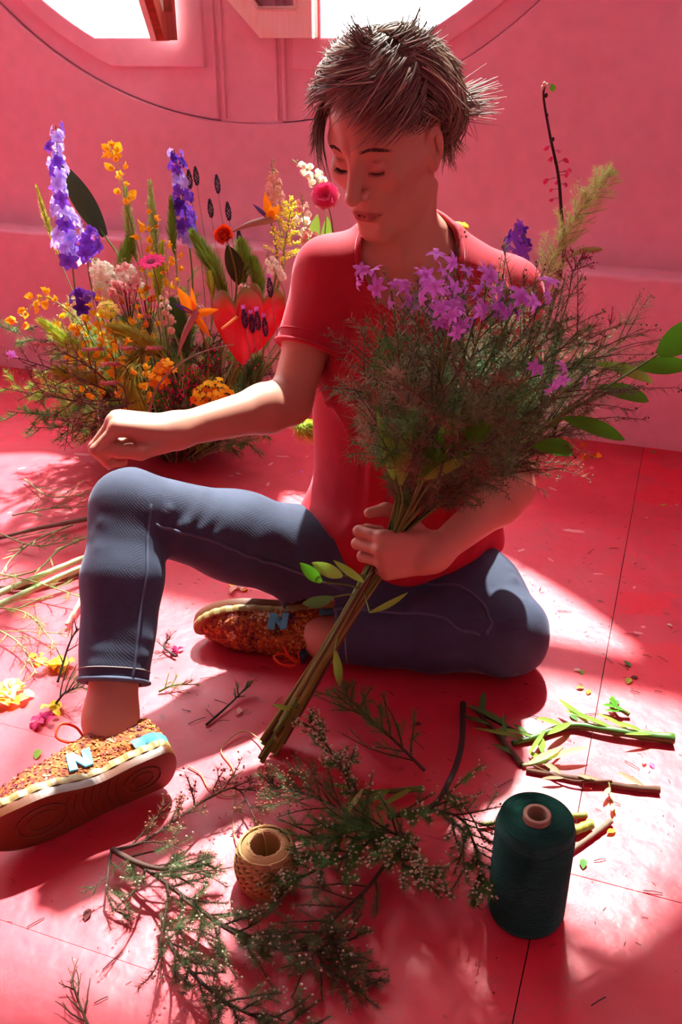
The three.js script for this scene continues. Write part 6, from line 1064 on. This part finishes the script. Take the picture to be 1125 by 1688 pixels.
cut('short green stem bundle bent over above the leafy cut stem', [[0.474, 0.006, -1.229], [0.459, 0.012, -1.237], [0.452, 0.006, -1.261]], 0.004, stemMat.green, 805, 5, leafMat.bright, { ll: 0.026, lw: 0.004 });
cut('flat grey green leaf stalk in front of the leafy cut stem', [[0.278, 0.004, -1.11], [0.314, 0.008, -1.115], [0.346, 0.01, -1.145]], 0.003, stemMat.pale, 806, 2, leafMat.pale, { ll: 0.05, lw: 0.006 });
cut('small green stalk crossing the grey green leaf', [[0.317, 0.003, -1.101], [0.313, 0.006, -1.131], [0.311, 0.008, -1.15]], 0.002, stemMat.green, 807, 2, leafMat.mid, { ll: 0.03 });
cut('green cut stem end sticking out behind the spool, upper of three', [[0.352, 0.006, -1.005], [0.318, 0.006, -1.003], [0.195, 0.006, -0.987]], 0.0045, stemMat.olive, 808);
cut('fat yellow green cut stem behind the spool, middle of three', [[0.354, 0.009, -0.986], [0.32, 0.008, -0.971], [0.284, 0.007, -0.958]], 0.0075, plain(0x97a03c, 0.55), 809);
cut('grey brown woody stick behind the spool, lowest of three', [[0.384, 0.006, -0.995], [0.349, 0.006, -0.966], [0.293, 0.006, -0.923]], 0.0045, stemMat.grey, 810);
cut('green stem lying across the shaded heather pile', [[0.123, 0.008, -1.057], [0.06, 0.01, -1.048], [-0.002, 0.008, -1.047]], 0.0045, stemMat.green, 811, 3, leafMat.mid);
cut('pale green stem standing up in the budded heather', [[-0.014, 0.01, -0.917], [0.005, 0.05, -0.943], [0.015, 0.06, -0.989]], 0.005, stemMat.olive, 812, 2, leafMat.pale);
cut('dark stem in the shadow beside the knee', [[0.277, 0.004, -1.113], [0.249, 0.008, -1.179], [0.219, 0.006, -1.25]], 0.005, stemMat.wood, 813, 4, leafMat.heatherGreen);
cut('thin curved dark stem left of the knee shadow edge', [[0.306, 0.006, -1.174], [0.271, 0.008, -1.193], [0.236, 0.006, -1.226]], 0.0035, stemMat.dark, 814, 3, leafMat.heatherGreen);
// branch pile at the left edge
cut('grey woody branch lying at the left edge behind the shin', [[-0.563, 0.012, -1.931], [-0.623, 0.016, -1.893], [-0.696, 0.014, -1.862], [-0.788, 0.01, -1.809]], 0.0065, stemMat.grey, 821, 0, leafMat.mid, { taper: 0.5 });
cut('pale green stalk of the left branch pile, upper one', [[-0.515, 0.03, -1.733], [-0.575, 0.03, -1.669], [-0.638, 0.02, -1.626], [-0.714, 0.012, -1.559]], 0.0055, plain(0xb9cf96, 0.6), 822, 0, leafMat.pale, { taper: -0.3 });
cut('pale green stalk of the left branch pile, lower one', [[-0.506, 0.035, -1.686], [-0.565, 0.03, -1.633], [-0.626, 0.02, -1.584], [-0.699, 0.012, -1.516]], 0.0055, plain(0xa9c488, 0.6), 823, 0, leafMat.pale, { taper: -0.3 });
cut('dark brown branch under the pale stalks at the left edge', [[-0.515, 0.008, -1.72], [-0.564, 0.008, -1.665], [-0.64, 0.008, -1.627], [-0.738, 0.008, -1.627]], 0.0065, stemMat.wood, 824);
cut('thin pale twig curving behind the shin at the left edge', [[-0.542, 0.02, -1.833], [-0.602, 0.02, -1.764], [-0.628, 0.02, -1.674], [-0.696, 0.012, -1.651]], 0.0026, stemMat.pale, 825, 5, leafMat.pale, { ll: 0.03, lw: 0.0015 });
cut('thin pale twig above the pale stalks at the left edge', [[-0.604, 0.02, -1.876], [-0.666, 0.02, -1.805], [-0.697, 0.015, -1.733], [-0.702, 0.01, -1.667]], 0.0022, stemMat.pale, 826, 5, leafMat.pale, { ll: 0.03, lw: 0.0015 });
cut('thick pale stalk standing beside the shin in the sun', [[-0.513, 0.03, -1.669], [-0.508, 0.02, -1.568], [-0.518, 0.01, -1.488]], 0.0055, plain(0xd8cfa8, 0.6), 827, 3, leafMat.pale, { ll: 0.04, lw: 0.002 });
[[[[-0.74, 0.02, -1.674], [-0.607, 0.03, -1.609], [-0.488, 0.02, -1.557]], 'green needle sprig under the pale stalks at the left edge'], [[[-0.693, 0.02, -1.535], [-0.598, 0.03, -1.499], [-0.525, 0.01, -1.428]], 'green needle sprig at the left edge below the pale stalks'], [[[-0.755, 0.02, -1.922], [-0.694, 0.02, -1.953], [-0.604, 0.012, -1.984]], 'yellowish needle sprig above the grey branch'], [[[-0.754, 0.02, -1.833], [-0.658, 0.02, -1.778], [-0.586, 0.02, -1.805]], 'fine needle sprig below the grey branch'], [[[-0.66, 0.02, -1.473], [-0.585, 0.02, -1.414], [-0.531, 0.01, -1.336]], 'withered needle sprig in the sun at the left edge'], [[[-0.795, 0.01, -2.142], [-0.689, 0.012, -2.034], [-0.609, 0.01, -2.065]], 'wispy needle sprig behind the knee']].forEach(([path, label], k) => spray('needle_sprig', label, path, [leafMat.mid, leafMat.mid, leafMat.wither, leafMat.heatherGreen, leafMat.wither, leafMat.wither][k], stemMat.pale, 830 + k, { ...ON, twigs: 9, len: 0.07, n: 26, needle: 0.018, thick: 0.0008 }));
spray('needle_sprig', 'dark needle sprig leaning against the ankle hem', [[-0.475, 0.01, -1.253], [-0.456, 0.03, -1.259], [-0.43, 0.03, -1.275]], leafMat.heatherGreen, stemMat.dark, 840, { ...ON, twigs: 8, len: 0.05, n: 40, needle: 0.014 });
spray('needle_sprig', 'dry dark twig standing left of the jeans hem', [[-0.49, 0.005, -1.317], [-0.477, 0.05, -1.37], [-0.465, 0.07, -1.388]], leafMat.wither, stemMat.dark, 841, { ...ON, twigs: 6, len: 0.05, n: 4 });
spray('needle_sprig', 'small green needle sprig right of the ankle', [[-0.311, 0.004, -1.293], [-0.288, 0.01, -1.302], [-0.255, 0.006, -1.31]], leafMat.mid, stemMat.green, 842, { ...ON, twigs: 7, len: 0.03, n: 18, needle: 0.012 });
spray('needle_sprig', 'dark green sprig with a bare stalk on the floor below the N shoe', [[-0.219, 0.003, -1.207], [-0.185, 0.006, -1.258], [-0.16, 0.012, -1.296]], leafMat.heatherGreen, stemMat.dark, 843, { ...ON, twigs: 7, len: 0.035, n: 26, from: 0.6 });
spray('needle_sprig', 'bare brown twig with side shoots at the bottom left', [[-0.281, 0.005, -0.678], [-0.296, 0.008, -0.702], [-0.32, 0.006, -0.742]], leafMat.wither, stemMat.wood, 844, { ...ON, twigs: 7, len: 0.045, n: 3 });
spray('needle_sprig', 'dark sprig on the floor right behind the shin', [[-0.297, 0.006, -1.392], [-0.324, 0.008, -1.421], [-0.315, 0.01, -1.447]], leafMat.rust, stemMat.dark, 845, { ...ON, twigs: 6, len: 0.035, n: 16 });
// crumpled yellow petals and petal heaps in the sun
const bloom = (label, at, size, mats, seed, n = 16) => { const o = thing('fallen_bloom', label, 'flower', at), g = rng(seed); for (let k = 0; k < n; k++) { const a = g() * 6.28, b = new Build(); b.blade(V((g() - 0.5) * size, 0.002 + g() * size * 0.3, (g() - 0.5) * size), V(Math.cos(a), 0.5 + g() * 0.8, Math.sin(a)), size * (0.5 + g() * 0.5), size * 0.3, V(0, 1, 0), 0.8 + g(), undefined, 4, 0.5); mesh('petal', b.geo(), mats[k % mats.length], o); } return o; };
bloom('crumpled yellow bloom at the left edge in the sun', [-0.556, 0, -1.281], 0.035, [petal.gold, petal.lemon, petal.blush], 851, 20);
bloom('crumpled yellow bloom beside the jeans hem', [-0.501, 0, -1.367], 0.032, [petal.gold, petal.yellow], 852, 16);
bloom('green centred yellow bloom left of the hem', [-0.479, 0, -1.246], 0.02, [petal.lemon, petal.gold], 853, 12);
bloom('magenta bloom scrap left of the ankle', [-0.487, 0, -1.218], 0.022, [petal.magenta, petal.pink], 854, 12);
bloom('small yellow bloom behind the N shoe', [-0.21, 0, -1.631], 0.024, [petal.yellow, petal.blush], 855, 14);
bloom('yellow bloom scrap by the pale stalks', [-0.547, 0, -1.386], 0.018, [petal.lemon, petal.pink], 856, 9);
bloom('magenta bloom scrap right of the shin', [-0.298, 0, -1.408], 0.014, [petal.magenta], 857, 8);
// scattered scraps on the floor
{
  const g = rng(900), kinds = [['fallen_petal', 'pale fallen petal lying on the floor', 'petal', 'fallen pale petals'], ['leaf_scrap', 'small green leaf scrap lying on the floor', 'leaf', 'green leaf scraps'], ['twig_scrap', 'short dark twig scrap lying on the floor', 'twig', 'dark twig scraps']];
  const put = (kind, p, dir, size, mat) => { const [name, label, cat, group] = kinds[kind], o = thing(name, label, cat, [p[0], 0.0012, p[2]], group), b = new Build(); if (kind === 2) { b.tube([V(0, 0.0006, 0), V(Math.cos(dir) * size * 0.5, 0.0012 + g() * 0.001, Math.sin(dir) * size * 0.5), V(Math.cos(dir) * size, 0.0006, Math.sin(dir) * size)], 0.0007, 4); } else b.blade(V(0, 0.0004, 0), V(Math.cos(dir), 0.06, Math.sin(dir)), size, size * 0.28, V(0, 1, 0), -0.5 + g(), undefined, 5, 0.4); mesh('scrap', b.geo(), mat, o); };
  const petals = [[-0.97, 0, -2.628], [-0.696, 0, -2.29], [-0.102, 0, -2.212], [-0.255, 0, -2.19], [-0.715, 0, -1.976], [0.47, 0, -1.124], [0.478, 0, -1.12], [0.424, 0, -1.355], [0.621, 0, -1.503], [0.346, 0, -1.386], [-0.405, 0, -1.138], [-0.168, 0, -1.234]];
  petals.forEach((p, k) => put(0, p, g() * 6.28, 0.012 + g() * 0.008, [petal.white, petal.blush, petal.mauve, petal.blush][k % 4]));
  const leaves = [[0.418, 0, -1.306], [0.426, 0, -1.301], [0.515, 0, -1.367], [0.519, 0, -1.336], [0.424, 0, -1.358], [0.387, 0, -0.981], [0.33, 0, -0.929], [-0.323, 0, -0.847], [-0.473, 0, -1.128], [0.496, 0, -1.318], [0.378, 0, -1.234], [0.131, 0, -1.211], [0.836, 0, -2.327], [0.764, 0, -2.009], [0.454, 0, -1.257]];
  leaves.forEach((p, k) => put(1, p, g() * 6.28, 0.012 + g() * 0.01, [leafMat.mid, leafMat.olive, leafMat.heatherGreen, leafMat.rust][k % 4]));
  const twigs = [[0.51, 0, -1.589], [0.478, 0, -1.393], [0.496, 0, -1.378], [0.573, 0, -1.4], [0.423, 0, -1.549], [0.401, 0, -1.624], [0.535, 0, -1.776], [0.623, 0, -1.472], [0.532, 0, -1.472], [0.547, 0, -1.404], [-0.225, 0, -1.249], [-0.201, 0, -1.218], [-0.172, 0, -1.23], [-0.213, 0, -1.273], [-0.114, 0, -1.257], [-0.094, 0, -1.252], [-0.246, 0, -1.332], [-0.143, 0, -1.367], [-0.078, 0, -1.145], [-0.041, 0, -1.188], [0.396, 0, -0.876], [0.398, 0, -1.234], [0.389, 0, -1.04], [0.439, 0, -1.124], [0.357, 0, -1.181], [-0.265, 0, -1.249], [-0.249, 0, -1.211], [0.537, 0, -1.298], [0.587, 0, -1.8], [-0.395, 0, -0.819], [-0.286, 0, -0.759], [-0.286, 0, -0.715], [0.496, 0, -1.298], [0.308, 0, -1.234], [0.344, 0, -0.926], [0.289, 0, -0.712], [0.08, 0, -1.298], [0.114, 0, -1.174], [0.149, 0, -0.948], [0.233, 0, -1.065]];
  twigs.forEach((p) => put(2, p, (g() - 0.5) * 2.4, 0.012 + g() * 0.02, g() < 0.7 ? stemMat.dark : stemMat.wood));
  const crumbs = new Build(); for (let k = 0; k < 700; k++) { const x = -0.55 + g() * 1.2, z = -0.72 - Math.pow(g(), 0.7) * 1.35; if (Math.abs(x + 0.5) < 0.05) continue; if (g() < 0.6) { const a = g() * 6.28, L = 0.003 + g() * 0.006; crumbs.tube([V(x, 0.0009, z), V(x + Math.cos(a) * L, 0.0012, z + Math.sin(a) * L)], 0.0004, 3); } else crumbs.blob(V(x, 0.0012, z), 0.0006 + g() * 0.0009, 0.0007, 0.0006 + g() * 0.0009, 0); }
  stuff(tag(mesh('plant_crumbs', crumbs.geo(), stemMat.dark), 'tiny dark needles and crumbs strewn over the painted floor', 'litter'));
}
// number the members of a group from the left, so that each label points to one of them
{
  const groups = new Map(), box3 = new THREE.Box3(), words = ['leftmost', 'second', 'third', 'fourth', 'fifth', 'sixth', 'seventh', 'eighth', 'ninth', 'tenth', 'eleventh', 'twelfth'];
  scene.updateMatrixWorld(true); camera.updateMatrixWorld(true);
  for (const o of scene.children) if (o.userData.group) { const k = o.userData.group; if (!groups.has(k)) groups.set(k, []); groups.get(k).push([box3.setFromObject(o).getCenter(V(0, 0, 0)).applyMatrix4(camera.matrixWorldInverse), o]); }
  for (const list of groups.values()) {
    if (list.length > 12) continue;
    list.sort((a, b) => a[0].x / -a[0].z - b[0].x / -b[0].z).forEach(([, o], k) => { o.userData.label += k === 0 ? ', leftmost of its kind' : k === list.length - 1 ? ', rightmost of its kind' : ', ' + words[k] + ' from the left'; });
  }
}

renderer.render(scene, camera);
